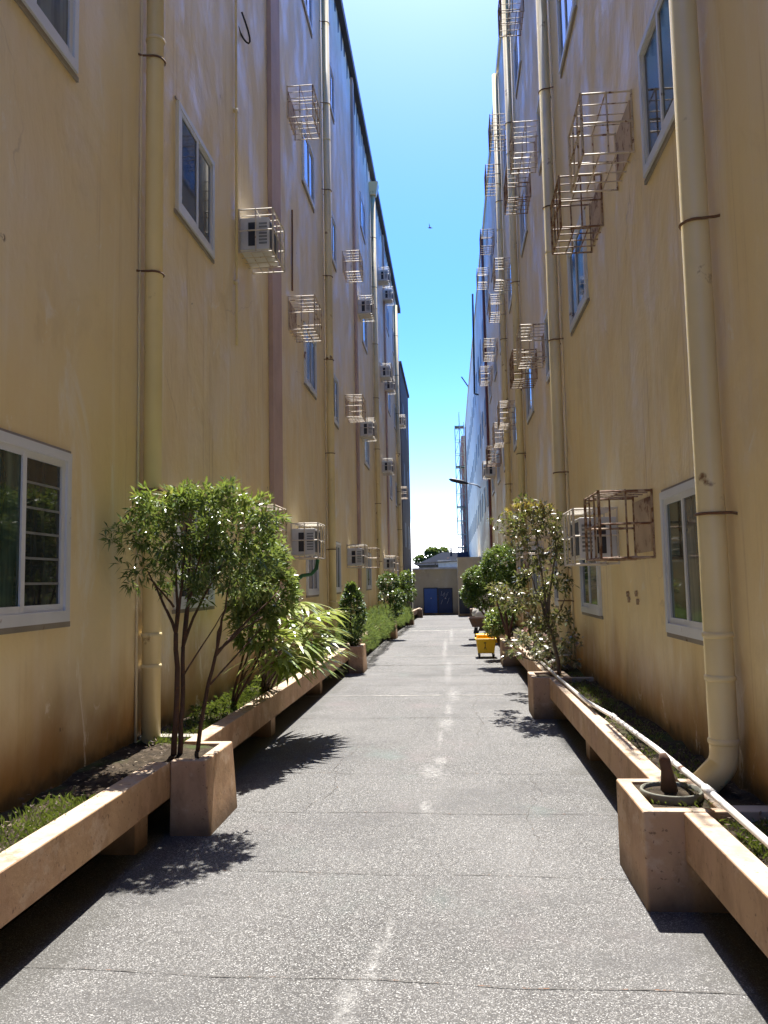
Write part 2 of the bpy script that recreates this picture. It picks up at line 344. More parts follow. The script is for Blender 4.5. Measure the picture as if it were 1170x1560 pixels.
for y0, sk, w, mm in ((3.3, -.03, .003, JD), (4.46, -.02, .003, JD), (5.6, -.02, .003, JD), (6.72, -.01, .003, JD), (7.9, 0, .003, JD), (9.4, 0, .006, JD), (11.2, .0, .022, JL),
                      (12.3, 0, .008, JD), (13.5, 0, .012, JD), (15.2, .01, .02, JD), (17, 0, .03, JL), (19.5, 0, .02, JD), (22.5, 0, .03, JD), (27, 0, .11, JL), (32, 0, .04, JD), (38, 0, .05, JD)):
    joint(y0, sk, w, mm)
def crack(pts, w):
    b = MB(); P = []
    for (xa, ya), (xb, yb) in zip(pts, pts[1:]):
        for k in range(10): q = k/10; P.append((xa+(xb-xa)*q+random.gauss(0, .012), ya+(yb-ya)*q+random.gauss(0, .012)))
    vs = []
    for i, (x, y) in enumerate(P): ww = w*random.uniform(.15, .7); vs += [(x-ww, y-ww, .0045+dip(y)), (x+ww, y+ww*.4, .0045+dip(y))]
    b.add(vs, [(2*i, 2*i+1, 2*i+3, 2*i+2) for i in range(len(P)-1)]); tag(b.build('road_crack', JD), kind='structure')
crack([(.35, 4.5), (.5, 5.0), (.46, 5.55), (.62, 6.1), (.6, 6.7)], .003); crack([(-1.1, 5.6), (-.95, 6.2), (-1.05, 7.0), (-.9, 7.9)], .004); crack([(.2, 7.9), (.3, 9.0), (.22, 10.2), (.35, 11.2)], .005)
for nm, x0, x1 in (('left', LX+.001, -2.155), ('right', 1.325, RX-.001)):   # drain under each planter, its near-black colour standing in for shade
    b = MB(); vs = []
    for Y in ys: vs += [(x0, Y, dip(Y)-.32), (x1, Y, dip(Y)-.32)]
    b.add(vs, [(2*i, 2*i+1, 2*i+3, 2*i+2) for i in range(len(ys)-1)]); tag(b.build('drain_channel', DARKC), kind='structure')

# ------------------------------------------------------------------ planters
def hollow_block(b, x0, x1, y0, y1, z0, z1, taper=.0, tw=.0, wall=.07):
    # walls of a square pot with open top
    o0 = [(x0, y0), (x1, y0), (x1, y1), (x0, y1)]
    cx, cy = (x0+x1)/2, (y0+y1)/2
    o1 = [(cx+(x-cx)*(1-taper), cy+(y-cy)*(1-taper*.4)) for x, y in o0]
    i1 = [(x+(wall if x < cx else -wall), y+(wall if y < cy else -wall)) for x, y in o1]
    vs = [(x, y, z0) for x, y in o0]+[(x, y, z1) for x, y in o1]+[(x, y, z1) for x, y in i1]+[(x, y, z1-.14) for x, y in i1]
    fs = [(3, 2, 1, 0)]
    for k in range(4):
        j = (k+1) % 4; fs += [(k, j, 4+j, 4+k), (4+k, 4+j, 8+j, 8+k), (8+k, 8+j, 12+j, 12+k)]
    fs.append((12, 13, 14, 15)); b.add(vs, fs)
BEAM_Z0, BEAM_Z1, SOIL_Z = .235, .465, .41
def soil_patch(name, x0, x1, y0, y1, z, parent, amp=.03, st=.22):
    ny = max(2, int((y1-y0)/st)); nx = max(2, int((x1-x0)/.09)); b = MB(); vs = []
    for j in range(ny+1):
        for i in range(nx+1):
            Y = y0+(y1-y0)*j/ny; vs.append((x0+(x1-x0)*i/nx, Y, z+dip(Y)+random.uniform(-amp, amp)))
    b.add(vs, [(j*(nx+1)+i, j*(nx+1)+i+1, (j+1)*(nx+1)+i+1, (j+1)*(nx+1)+i) for j in range(ny) for i in range(nx)])
    return b.build(name, SOIL, parent, True)
def beam_mesh(xa, xb, spans):
    b = MB()
    for y0, y1 in spans:
        n = max(1, int((y1-y0)/2)); 
        for i in range(n):
            a, c = y0+(y1-y0)*i/n, y0+(y1-y0)*(i+1)/n; da, dc = dip(a), dip(c)
            vs = [(xa, a, BEAM_Z0+da), (xb, a, BEAM_Z0+da), (xb, a, BEAM_Z1+da), (xa, a, BEAM_Z1+da), (xa, c, BEAM_Z0+dc), (xb, c, BEAM_Z0+dc), (xb, c, BEAM_Z1+dc), (xa, c, BEAM_Z1+dc)]
            fs = [(0, 1, 5, 4), (1, 2, 6, 5), (2, 3, 7, 6), (3, 0, 4, 7)]
            if i == 0: fs.append((3, 2, 1, 0))
            if i == n-1: fs.append((4, 5, 6, 7))
            b.add(vs, fs)
    return b
LB = [(5.08, 5.74), (13.95, 14.6), (22.2, 22.85), (32.2, 32.9), (42.0, 42.7)]
RB = [(4.02, 4.66), (9.28, 9.9), (14.85, 15.5), (20.4, 21.0), (26.5, 27.1), (33.5, 34.1), (40.0, 40.6)]
pl = thing('concrete_planter', (-2.1, 5, 0), 'long raised concrete planter with tapered post boxes along the left building', 'planter')
pr = thing('concrete_planter', (1.35, 5, 0), 'long raised concrete planter with square post boxes along the right building', 'planter')
def spans(bl, y0=-12, y1=47.8):
    r = []; p = y0
    for a, c in bl: r.append((p, a)); p = c
    r.append((p, y1)); return r
beam_mesh(-1.98, -1.845, spans(LB)).build('beam', LEDGE, pl, bevel=.008)
beam_mesh(1.085, 1.20, spans(RB, y1=43.8)).build('beam', LEDGE, pr, bevel=.008)
soil_patch('bed_soil', LX, -1.98, -12, 47.8, SOIL_Z, pl); soil_patch('bed_soil', 1.20, RX, -12, 43.8, SOIL_Z, pr)
b = MB(); b.box((LX+.002, -12, .24), (-1.982, 22, .33)); b.build('bed_slab', CONC, pl)
b = MB(); b.box((1.202, -12, .24), (RX-.002, 22, .33)); b.build('bed_slab', CONC, pr)
for a, c in LB:
    b = MB(); xi, xo, w = -1.85, -1.58, .075; zb, zt_ = dip(a)-.02, .468+dip(a)
    ol = lambda q, t: [(xi, a+t), (q, a+t), (q, c-t), (xi, c-t), (xi, c-w-t), (q-w, c-w-t), (q-w, a+w+t), (xi, a+w+t)]
    b.add([(*p, zb) for p in ol(xo, 0)]+[(*p, zt_) for p in ol(xo-.035, .012)], [tuple(range(7, -1, -1)), tuple(range(8, 16))]+[(k, (k+1) % 8, 8+(k+1) % 8, 8+k) for k in range(8)]); b.build('post_box', LEDGE, pl, bevel=.01)
    b = MB(); b.box((-1.98, a+.003, BEAM_Z0+dip(a)), (-1.851, c-.003, .40+dip(a))); b.build('box_floor', LEDGE, pl)
    soil_patch('box_soil', -1.99, -1.69, a+.02, c-.02, .445, pl, .012, .1)
    b = MB(); b.box((LX+.003, c+.25, .34+dip(c)), (-1.985, c+.37, .45+dip(c))); b.build('cross_tie', CONC, pl, bevel=.006)
for i, (a, c) in enumerate(RB):
    b = MB(); hollow_block(b, .895, 1.34, a, c, dip(a)-.02, .468+dip(a), .0); b.build('post_box', LEDGE, pr, bevel=.01)
    soil_patch('box_soil', .97, 1.27, a+.07, c-.07, .445, pr, .015, .1)
    b = MB(); b.box((1.345, a+.05, .34+dip(a)), (RX-.003, a+.16, .455+dip(a))); b.build('cross_tie', CONC, pr, bevel=.006)
for Y in (2.4, 4.72, 8.3, 11.4, 17.5):
    b = MB(); b.box((-2.14, Y, -.01), (-1.93, Y+.2, .234)); b.build('support', LEDGE, pl)
for Y in (2.2, 7.2, 12.3, 17.8):
    b = MB(); b.box((1.17, Y, -.01), (1.31, Y+.2, .234)); b.build('support', LEDGE, pr)

# ------------------------------------------------------------------ buildings
def make_window(parent, X, sx, y0, y1, z0, z1, pm, grille=False):
    "two-sash sliding window standing on wall face X, sx points to the lane"
    fr = .055; p1 = X+sx*.035; b = MB()
    b.box((X-sx*.05, y0, z0), (p1, y1, z0+fr*1.25)); b.box((X-sx*.05, y0, z1-fr), (p1, y1, z1))
    b.box((X-sx*.05, y0, z0+fr*1.25), (p1-sx*.001, y0+fr, z1-fr)); b.box((X-sx*.05, y1-fr, z0+fr*1.25), (p1-sx*.001, y1, z1-fr))
    ym = (y0+y1)/2; s = .042
    for k, (a, c, q) in enumerate(((y0+fr, ym+s/2, .020), (ym-s/2, y1-fr, .008))):
        xq = X+sx*q; za, zc = z0+fr*1.25, z1-fr
        b.box((xq-sx*.011, a, za), (xq+sx*.011, a+s, zc)); b.box((xq-sx*.011, c-s, za), (xq+sx*.011, c, zc))
        b.box((xq-sx*.010, a+s, za), (xq+sx*.010, c-s, za+s)); b.box((xq-sx*.010, a+s, zc-s), (xq+sx*.010, c-s, zc))
    w = b.build('window', FRAME, parent)
    for k, (a, c, q) in enumerate(((y0+fr, ym+s/2, .020), (ym-s/2, y1-fr, .008))):
        pb = MB(); xq = X+sx*(q-.002); t = random.uniform(-.0015, .0015); t2 = random.uniform(-.0015, .0015)
        p = [(xq+t, a+s-.01, z0+fr*1.25+s-.01), (xq-t, c-s+.01, z0+fr*1.25+s-.01), (xq-t+t2, c-s+.01, z1-fr-s+.01), (xq+t+t2, a+s-.01, z1-fr-s+.01)]
        pb.add(p, [(0, 1, 2, 3) if sx > 0 else (3, 2, 1, 0)])
        pn = pb.build('pane', PANES[pm if not isinstance(pm, tuple) else pm[k]], w)
    if grille:
        gb = MB(); a, c = ym+.04, y1-fr-.05
        for k in range(1, 6):
            zz = z0+.09+(z1-z0-.18)*k/6; gb.box((X+sx*.0075, a, zz-.007), (X+sx*.0115, c, zz+.007))
        gb.build('grille', ACG, w)
    sb = MB(); sb.box((X+sx*.001, y0-.04, z0-.035), (X+sx*.018, y1+.04, z0-.002)); sb.build('sill', CONC, w)
    sb = MB(); sb.box((X+sx*.001, y0-.03, z1+.002), (X+sx*.012, y1+.03, z1+.022)); sb.build('lintel', CONC, w)
    return w
lb = thing('apartment_building', (LX-5, 14, 0), 'long cream apartment block on the left with dark eave and white sliding windows', 'building')
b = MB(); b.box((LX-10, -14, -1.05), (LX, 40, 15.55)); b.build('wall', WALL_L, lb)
for Y in (10.45, 20.5, 30.5):
    b = MB(); b.box((LX+.001, Y, .36), (LX+.065, Y+(.58 if Y < 12 else .3), 15.5)); b.build('pilaster', PIL, lb, bevel=.006)
b = MB(); b.box((LX-10.2, -14.2, 15.56), (LX+.14, 40.1, 15.80)); ev = b.build('eave', EAVE, lb)
for k in range(58):
    y = 6+k*.55; L_ = random.choice([.2, .35, .6, .9, .5]); b = MB(); b.hexa([(LX, y, 15.55-L_), (LX+.006, y, 15.55-L_), (LX+.006, y+.12, 15.55-L_*.8), (LX, y+.12, 15.55-L_*.8), (LX, y-.06, 15.555), (LX+.006, y-.06, 15.555), (LX+.006, y+.26, 15.555), (LX, y+.26, 15.555)]); b.build('eave_dark_mark', EAVE, ev)  # flat dark marks of uneven length on the wall below the eave
SILL_L = [1.39, 5.02, 8.63, 12.15]; WIN_L = [(3.70, 4.80), (6.75, 7.86), (13.1, 14.22), (16.05, 17.12), (22.5, 23.7), (25.9, 27.0), (32.0, 33.1), (35.4, 36.5)]
for r, z in enumerate(SILL_L):
    for k, (a, c) in enumerate(WIN_L):
        if r >= 2 and k < 1 or r == 3 and k < 2: continue
        make_window(lb, LX, 1, a, c, z, z+1.06, ((2, 0) if (r, k) == (0, 0) else random.choice([0, 0, 3, 1, (1, 0), (0, 3)])), grille=(r, k) == (0, 0))
rb = thing('apartment_building', (RX+5, 14, 0), 'tall ochre apartment block on the right with many iron window cages', 'building')
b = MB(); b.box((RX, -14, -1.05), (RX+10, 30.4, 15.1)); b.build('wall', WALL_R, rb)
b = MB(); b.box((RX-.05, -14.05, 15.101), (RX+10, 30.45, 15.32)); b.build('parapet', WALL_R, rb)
RED = paint_mat('maroon_corner_paint', (.20, .075, .065), .2, .6, 3, (.1, .04, .04))
b = MB(); b.box((RX-.085, 30.41, -.3), (RX+.4, 30.95, 15.2)); b.build('corner_pier', RED, rb)
SILL_R = [1.19, 4.68, 8.12, 11.5]; WIN_R = [(4.92, 6.02), (8.66, 9.86), (11.3, 12.35), (14.5, 15.6), (17.9, 19.0), (21.5, 22.6), (24.6, 25.7), (27.9, 29.0)]
for r, z in enumerate(SILL_R):
    for k, (a, c) in enumerate(WIN_R):
        if r == 3 and k < 2 or r == 2 and k < 1: continue
        make_window(rb, RX, -1, a, c, z, z+1.03, (random.choice([0, 1, 3, (1, 0), (0, 1), (2, 0)]) if (r, k) != (0, 0) else (1, 2)))
for Y, Z in ((7.35, 1.45), (7.32, 1.40), (7.02, 1.46), (6.98, 1.39)):
    b = MB(); b.box((RX-.02, Y-.025, Z-.008), (RX+.01, Y+.025, Z+.008)); b.box((RX-.022, Y-.006, Z-.03), (RX+.01, Y+.006, Z+.02)); b.build('anchor_bolt', BOARD, rb)
# far pale block on the right
MATTG = paint_mat('dull_glass', (.12, .14, .17), 0, .5, 3)
pm_ = wall_mat('pale_plaster', (.78, .69, .55), (.74, .66, .53), fade=(.80, .72, .60), base_z=-3)
pb_ = thing('apartment_building', (RX+5, 50, 0), 'pale blue grey block beyond the maroon pier with rows of small windows', 'building')
b = MB(); b.box((RX+.03, 30.96, -1.05), (RX+10, 72, 15.6)); b.build('wall', pm_, pb_)
b = MB(); b.box((RX-.02, 30.97, 15.601), (RX+10, 72.05, 15.75)); b.build('parapet', pm_, pb_)
for r, z in enumerate((4.7, 8.2, 11.6)):
    for k in range(13):
        y = 33+k*2.9; b = MB(); b.box((RX+.012, y, z), (RX+.035, y+1.0, z+1.1)); b.build('window', MATTG, pb_)
b = MB(); b.box((RX-.05, 71.2, -1), (RX+.029, 71.7, 15.5)); b.build('downpipe', paint_mat('red_pipe', (.2, .08, .08)), pb_)
# dark block at the far left
db = thing('apartment_building', (LX-5, 44, 0), 'dark blue grey block end beyond the cream building on the left', 'building')
DKW = paint_mat('dark_blue_wall', (.10, .098, .10), .15, .7, 1.2, (.055, .055, .06))
b = MB(); b.box((LX-9, 40.01, -1.05), (LX+.04, 47.9, 12.9)); b.build('wall', DKW, db)
b = MB(); b.box((LX-9, 40.2, 12.901), (LX+.12, 48.0, 13.05)); b.build('roof', EAVE, db)
for z in (3.4, 6.6, 9.8):
    for y in (41.2, 44.3): b = MB(); b.box((LX, y, z), (LX+.06, y+1.4, z+1.3)); b.build('window', MATTG, db)
# end wall
EW = wall_mat('dull_plaster', (.72, .62, .38), (.66, .58, .40), base_z=-.6)
ew = thing('yard_wall', (-1, 48, -.5), 'low dull yellow wall closing the alley, with two blue metal doors', 'wall')
zt = 2.28; z0 = -.5
b = MB(); b.box((LX+.05, 48.0, -1.05), (RX, 48.25, zt)); b.build('wall', EW, ew)
b = MB(); b.box((LX+.05, 47.85, zt+.002), (.62, 48.6, zt+.11)); b.build('coping', paint_mat('white_coping', (.78, .78, .76), .05, .6), ew)
def px_rect(x0, x1, y0, y1, Y): p = at(x0, y1, Y); q = at(x1, y0, Y); return p.x, q.x, p.z, q.z
for x0, x1, y0, y1, mm, nm in ((647, 665.5, 896.5, 934, BLUE, 'left'), (669, 688, 897, 934, paint_mat('navy_door_paint', (.045, .075, .17), .15, .5, 4), 'right')):
    a, c, e, g = px_rect(x0, x1, y0, y1, 47.95); b = MB(); b.box((a, 47.955, e), (c, 47.999, g)); dr = b.build('door', mm, ew)
    b = MB(); b.box((a-.05, 47.94, e), (a, 47.998, g+.05)); b.box((c, 47.94, e), (c+.05, 47.998, g+.05)); b.box((a, 47.94, g), (c, 47.998, g+.05)); b.build('frame', DGREY, dr)
    b = MB(); b.box(((a+c)/2, 47.93, (e+g)/2+.12), ((a+c)/2+.05, 47.954, (e+g)/2+.18)); b.build('handle', FRAME, dr)
    if nm == 'right':
        b = MB()
        for k in range(7):
            xx0 = a+.1+random.random()*(c-a-.35); zz = e+.5+random.random()*.7; b.bar((xx0, 47.95, zz), (xx0+.14*random.random()+.05, 47.95, zz+random.uniform(.1, .35)), .012)
        b.build('scratches', FRAME, dr)
an = thing('annex_shed', (1.1, 46, -.5), 'beige block shed with dark doorway at right end of the alley', 'shed')
a, c, e, g = px_rect(697.5, 742, 848, 936, 44); a = at(697.5, 880, 44).x
b = MB(); b.box((a, 44, -1.05), (RX-.003, 47.99, g)); b.build('wall', EW, an)
a2, c2, e2, g2 = px_rect(700, 722, 902, 935, 44); b = MB(); b.box((a2, 43.96, e2), (c2, 43.998, g2)); b.build('door', DGREY, an)
# things behind the wall
NAVY = paint_mat('slate_roof', (.018, .022, .032), .1, .95, 1, spec=.05); 
hs_ = thing('house', (-1, 72, 0), 'low house with dark hipped roof behind the end wall', 'house')
p = at(632, 861, 66); q = at(712, 861, 66); r_ = at(676, 841.5, 70)
b = MB(); b.box((p.x+.3, 66.4, -1.05), (RX-.1, 73.6, p.z)); b.build('wall', DKW, hs_)
b = MB(); x1 = RX-.05; b.add([(p.x, 66, p.z), (x1, 66, p.z), (x1, 74, p.z), (p.x, 74, p.z), (r_.x-.2, 70, r_.z), (x1, 70, r_.z)], [(0, 1, 5, 4), (2, 3, 4, 5), (3, 0, 4), (1, 2, 5), (3, 2, 1, 0)]); rf = b.build('roof', NAVY, hs_)
a, c, e, g = px_rect(685.8, 688.6, 833, 846, 69); b = MB(); b.box((a, 69, e), (c, 69.2, g)); b.build('chimney', DGREY, rf)
wb = thing('utility_hut', (0, 58, 0), 'small white hut with flat roof behind the end wall coping', 'hut')
a, c, e, g = px_rect(668, 698, 853, 870, 58); b = MB(); b.box((a, 58, -1.05), (c, 60, g-.18)); b.build('wall', paint_mat('white_hut_wall', (.55, .62, .72), .05, .6), wb)
b = MB(); b.box((a-.05, 57.9, g-.178), (c+.05, 60.1, g)); b.build('roof', paint_mat('white_hut_roof', (.78, .78, .76), .05, .6), wb)
b = MB(); p = at(628, 859, 49); q = at(698, 854.5, 49); b.tube([p, q], .055, 6); b.tube([q, (q.x, q.y, 1.9)], .05, 6); b.tube([p+(q-p)*.5, ((p.x+q.x)/2, 49, 2.0)], .03, 5)
tag(b.build('pipe_rail', DGREY), 'dark pipe rail running above the white coping of the end wall', 'rail')
# scaffold and reddish block beyond
rd = thing('apartment_building', (RX+4, 80, 0), 'narrow reddish block behind the scaffold beyond the pale building', 'building')
b = MB(); b.box((1.25, 74, -1.05), (8, 92, 15.2)); b.build('wall', paint_mat('dusty_red_wall', (.32, .2, .2), .1, .7, 1), rd)
for z in (3.6, 7.1, 10.6): b = MB(); b.box((1.21, 76, z), (1.26, 78, z+1.3)); b.build('window', PANES[0], rd)
sc = thing('scaffold_tower', (.8, 72, -1), 'tall green metal scaffold rising beside the reddish block', 'scaffold')
GRN = paint_mat('green_scaffold', (.34, .46, .42), .3, .6)
xs = [at(697, 800, 72).x, at(704, 800, 72).x, at(711, 800, 72).x]; yy = [72.5, 73.7]
b = MB(); h = [15.9, 17.2, 16.2]
for i, x in enumerate(xs):
    for y in yy: b.tube([(x, y, -1.05), (x, y, h[i])], .035, 5)
b.build('post', GRN, sc)
b = MB()
for k in range(13):
    z = .8+k*1.25
    for y in yy: b.tube([(xs[0], y, z), (xs[2], y, z)], .03, 5)
    for x in xs: b.tube([(x, yy[0], z), (x, yy[1], z)], .03, 5)
    if k < 12: b.tube([(xs[0], yy[0], z), (xs[1], yy[0], z+1.25)], .022, 4); b.tube([(xs[1], yy[0], z+1.25), (xs[2], yy[0], z)], .022, 4)
b.build('brace', GRN, sc)
for k in range(0, 13, 3): b = MB(); b.box((xs[0], yy[0], .84+k*1.25), (xs[2], yy[1], .88+k*1.25)); b.build('deck', DGREY, sc)
# antenna poles on the far right roof
for (x0, y0, x1, y1, Y, lab) in ((720, 448, 723, 600, 40, 'thin dark pole rising by the roof edge of the pale block'), (703, 574, 714, 590, 60, 'short slanted flag arm on the pale block roof edge')):
    b = MB(); b.tube([at(x0, y0, Y), at(x1, y1, Y)], .05, 6); b.tube([at(x1, y1, Y), at(x1, y1, Y)+Vector((.6, .2, -.1))], .04, 6)
    tag(b.build('roof_pole', DGREY), lab, 'pole')
# street lamp arm
la = thing('street_lamp', at(735, 744, 41), 'grey street lamp on a curved arm fixed to the pale right block', 'lamp')
b = MB(); b.tube([Vector((RX+.05, 41, at(735, 752, 41).z)), at(733, 744, 41), at(726, 739, 41), at(712, 736, 41)], .035, 8); b.build('arm', paint_mat('galvanised', (.5, .52, .54)), la, True)
b = MB(); p = at(713, 736.5, 41); q = at(684, 730, 41); m_ = (p+q)/2
b.tube([p, p+(q-p)*.3, p+(q-p)*.85, q], [.04, .11, .10, .03], 8); b.build('lamp_head', DGREY, la, True)
# bird
bd = at(655, 347, 45); b = MB(); b.tube([bd+Vector((-.12, 0, .02)), bd, bd+Vector((.14, .05, 0))], [.01, .05, .012], 6)
b.add([bd, bd+Vector((.02, .1, 0)), bd+Vector((-.06, .28, .16)), bd+Vector((-.05, .1, .06))], [(0, 1, 2), (0, 2, 3)]); b.add([bd, bd+Vector((.02, -.1, 0)), bd+Vector((-.04, -.28, .17)), bd+Vector((-.05, -.1, .06))], [(0, 2, 1), (0, 3, 2)])
tag(b.build('bird', BLK), 'small dark bird flying high between the buildings', 'bird')

# ------------------------------------------------------------------ drainpipes
def drainpipe(X, sx, Y, z0, z1, r, label, elbow=False, hopper=False, group=None, zcl=None, thin=True):
    cx = X+sx*(r+.025); t = thing('drainpipe', (cx, Y, z0), label, 'drainpipe', group)
    b = MB()
    if elbow:
        e = r*1.9; pts = [(cx, Y, z1), (cx, Y, z0+e*1.5)]
        for k in range(1, 6):
            a = k/5*math.radians(62); pts.append((cx+sx*e*(1-math.cos(a))*.45, Y-.0, z0+e*1.5-e*math.sin(a)*.8))
        pts.append((cx+sx*e*.95, Y-.02, z0+e*.15)); b.tube(pts, r, 18)
    else: b.tube([(cx, Y, z1), (cx, Y, z0)], r, 18)
    b.build('pipe', PIPE, t, True)
    zz = [z0+.62, z0+.86]+([z0+.27] if elbow else []); zc = 6.1
    while zc < z1: zz.append(zc); zc += 4.6
    for z in zz: b = MB(); b.tube([(cx, Y, z-.014), (cx, Y, z-.006), (cx, Y, z+.012), (cx, Y, z+.02)], [r*1.03, r*1.1, r*1.1, r*1.03], 18); b.build('coupling', PIPE, t, True)
    zc = zcl or 2.25
    k = 0
    while zc < z1:
        b = MB(); n = 10; ring = [(cx+math.cos(a)*(r+.006)*sx, Y+math.sin(a)*(r+.006), zc) for a in [math.radians(-100+200*i/n) for i in range(n+1)]]
        ring = [(X, Y-r-.05, zc-.01), (X+sx*.02, Y-r-.015, zc)]+ring+[(X+sx*.02, Y+r+.015, zc), (X, Y+r+.05, zc-.01)]
        b.tube(ring, .009, 5); b.build('clamp', CLAMP, t); zc += random.uniform(1.7, 2.0)
    if thin:
        b = MB(); b.tube([(X+sx*.014, Y-r*1.0-.016, z0+.02), (X+sx*.014, Y-r*1.0-.016, z1)], .011, 8); b.build('conduit', STRIP, t, True)  # added pale tube, stands in for a sunlit strip along the pipe
    if hopper:
        b = MB(); b.hexa([(cx-.12, Y-.12, z1-.05), (cx+.12, Y-.12, z1-.05), (cx+.12, Y+.12, z1-.05), (cx-.12, Y+.12, z1-.05), (cx-.2, Y-.22, z1+.35), (cx+.2, Y-.22, z1+.35), (cx+.2, Y+.22, z1+.35), (cx-.2, Y+.22, z1+.35)]); b.build('hopper', PIPE, t)
    return t
GL = 'drainpipes down the left building'; GR = 'drainpipes down the right building'
drainpipe(LX, 1, 6.0, .36, 15.5, .072, 'thick cream drainpipe on left wall behind the nearest narrow-leaved tree', group=GL, zcl=2.35)
drainpipe(LX, 1, 15.4, .36, 15.5, .075, 'cream drainpipe on left wall just past the palm and the ground floor air conditioner', group=GL)
drainpipe(LX, 1, 25.6, .36, 14.7, .08, 'cream drainpipe topped by a hopper below the dark eave of left building', hopper=True, group=GL)
drainpipe(LX, 1, 36.2, .2, 14.6, .09, 'farthest cream drainpipe of left building near the dark block', group=GL)
drainpipe(RX, -1, 4.66, .40, 15.0, .078, 'thick cream drainpipe with an elbow on right wall beside the nearest window', True, group=GR, zcl=1.95, thin=False)
drainpipe(RX, -1, 10.75, .42, 15.0, .078, 'cream drainpipe ending in an elbow behind the bronze tree on the right wall', True, group=GR, zcl=1.3)
drainpipe(RX, -1, 16.4, .36, 15.0, .075, 'slim cream drainpipe between the second and third pairs of right wall cages', group=GR)
drainpipe(RX, -1, 20.1, .36, 15.0, .075, 'cream drainpipe running behind the third pair of cages on right wall', group=GR)
b = MB(); b.tube([(LX+.03, 8.72, 4.35), (LX+.03, 8.72, 15.4)], .016, 8)
for z in (5.1, 7.2, 9.4): b.tube([(LX, 8.72, z), (LX+.05, 8.72, z)], .028, 6)
tag(b.build('conduit', PIPE, None, True), 'thin cream conduit beside the nearest caged air conditioner on the left wall', 'conduit')
b = MB(); b.tube([(LX+.02, 12.05, 6.25), (LX+.025, 12.07, 7.6)], .014, 6); tag(b.build('conduit', CLAMP), 'short rusty conduit above the second floor empty cage past the pilaster', 'conduit')
b = MB(); pts = [(LX+.04+.05*math.sin(k*.5), 8.95+.22*math.sin(k/9*math.pi), 8.62-.16*math.sin(k/9*math.pi)-.02*k) for k in range(10)]; b.tube(pts, .012, 6); tag(b.build('cable', BLK, None, True), 'loop of dark cable hanging at the top of the left wall', 'cable')

# ------------------------------------------------------------------ cages and air conditioners
CL, CD, CH = .64, .42, .54           # length along the wall, depth, height
def make_cage(kind, sx):
    m = {'rust': CAGER, 'pale': CAGEW}.get(kind, CAGE)
    t = thing('window_cage', (0, 0, 0), 'x', 'cage'); w = .0135; b = MB()
    X0, X1 = .004, sx*CD
    for x in (X0*sx, X1):
        for y in (0, CL): b.bar((x, y, 0), (x, y, CH), w*1.25)
    for z in (0, CH*.5, CH*.98):
        b.bar((X1, 0, z), (X1, CL, z), w)
        for y in (0, CL): b.bar((0, y, z), (X1, y, z), w)
    if kind == 'rust': b.bar((X1, .002, CH*.9), (X1, CL, CH*.9), w*.7)
    for k in (1, 2): b.bar((X1, CL*k/3, 0), (X1, CL*k/3, CH), w*.8)
    for y in (0, CL): b.bar((X1*.5, y, 0), (X1*.5, y, CH), w*.8)
    b.build('frame', m, t)
    b = MB()
    for k in range(1, 4): b.bar((0, CL*k/4, .0), (X1, CL*k/4, .0), w*.7)
    for k in (1, 2): b.bar((X1*k/3, 0, .01), (X1*k/3, CL, .01), w*.7)
    b.build('floor_grid', m, t)
    b = MB()
    for k in range(1, 4): b.bar((0, CL*k/4, CH*.98), (X1, CL*k/4, CH*.98), w*.6)
    b.bar((X1*.5, 0, CH), (X1*.5, CL, CH), w*.6); b.build('roof_grid', m, t)
    if kind != 'pale':
        b = MB(); b.box((sx*.003, .06, .05), (sx*.014, CL-.05, CH*.9)); b.build('backing_board', BOARD, t)
    return t
def make_ac(sx):
    t = thing('air_conditioner', (0, 0, 0), 'x', 'air conditioner'); D = CD*.86; y0, y1 = .05, CL-.06; z0, z1 = .03, .43
    b = MB(); b.box((sx*.004, y0, z0), (sx*D, y1, z1)); b.build('casing', ACW, t, bevel=.01)
    for y, q in ((y0, -1), (y1, 1)):
        b = MB(); b.box((sx*D*.30, y-.004 if q < 0 else y, z0+.05), (sx*D*.56, y if q < 0 else y+.004, z1-.06)); v = b.build('side_vent', ACD, t)
        b = MB()
        for k in range(7): zz = z0+.07+k*.04; b.box((sx*D*.66, y+q*.0005, zz), (sx*D*.93, y+q*.006, zz+.022))
        b.build('louvre', ACG, t)
    b = MB(); b.box((sx*D, y0+.04, z0+.04), (sx*(D+.004), y1-.04, z1-.04)); c_ = b.build('coil_grille', ACD, t)
    b = MB()
    for k in range(11): yy_ = y0+.055+k*(y1-y0-.11)/10; b.box((sx*(D+.0045), yy_-.003, z0+.045), (sx*(D+.008), yy_+.003, z1-.045))
    b.build('fin', ACG, t)
    return t
proto = {}
def put(maker, key, loc, label, group):
    if key not in proto: o = maker(); proto[key] = o
    else: o = copy_tree(proto[key])
    o.location = loc; o['label'] = label; o['group'] = group; return o
CZL = [1.97, 5.56, 9.06, 12.75]; CZR = [1.74, 5.08, 8.42, 11.92]
colL = [8.92, 11.82, 18.35, 21.45, 28.4, 30.3, 37.3]
left_c = [(0, 0, 'plain', 0), (0, 1, 'pale', 1), (1, 0, 'pale', 1), (1, 1, 'plain', 0), (1, 2, 'plain', 0), (2, 0, 'pale', 1), (2, 1, 'plain', 0), (2, 2, 'plain', 0),
          (3, 0, 'plain', 0), (3, 1, 'pale', 1), (3, 2, 'pale', 1), (4, 0, 'pale', 1), (4, 1, 'pale', 1), (4, 2, 'pale', 1), (4, 3, 'pale', 1),
          (5, 0, 'plain', 0), (5, 2, 'pale', 1), (5, 3, 'pale', 1), (6, 1, 'plain', 0), (6, 2, 'pale', 1)]
word = {'plain': 'cream', 'pale': 'pale', 'rust': 'rusted'}
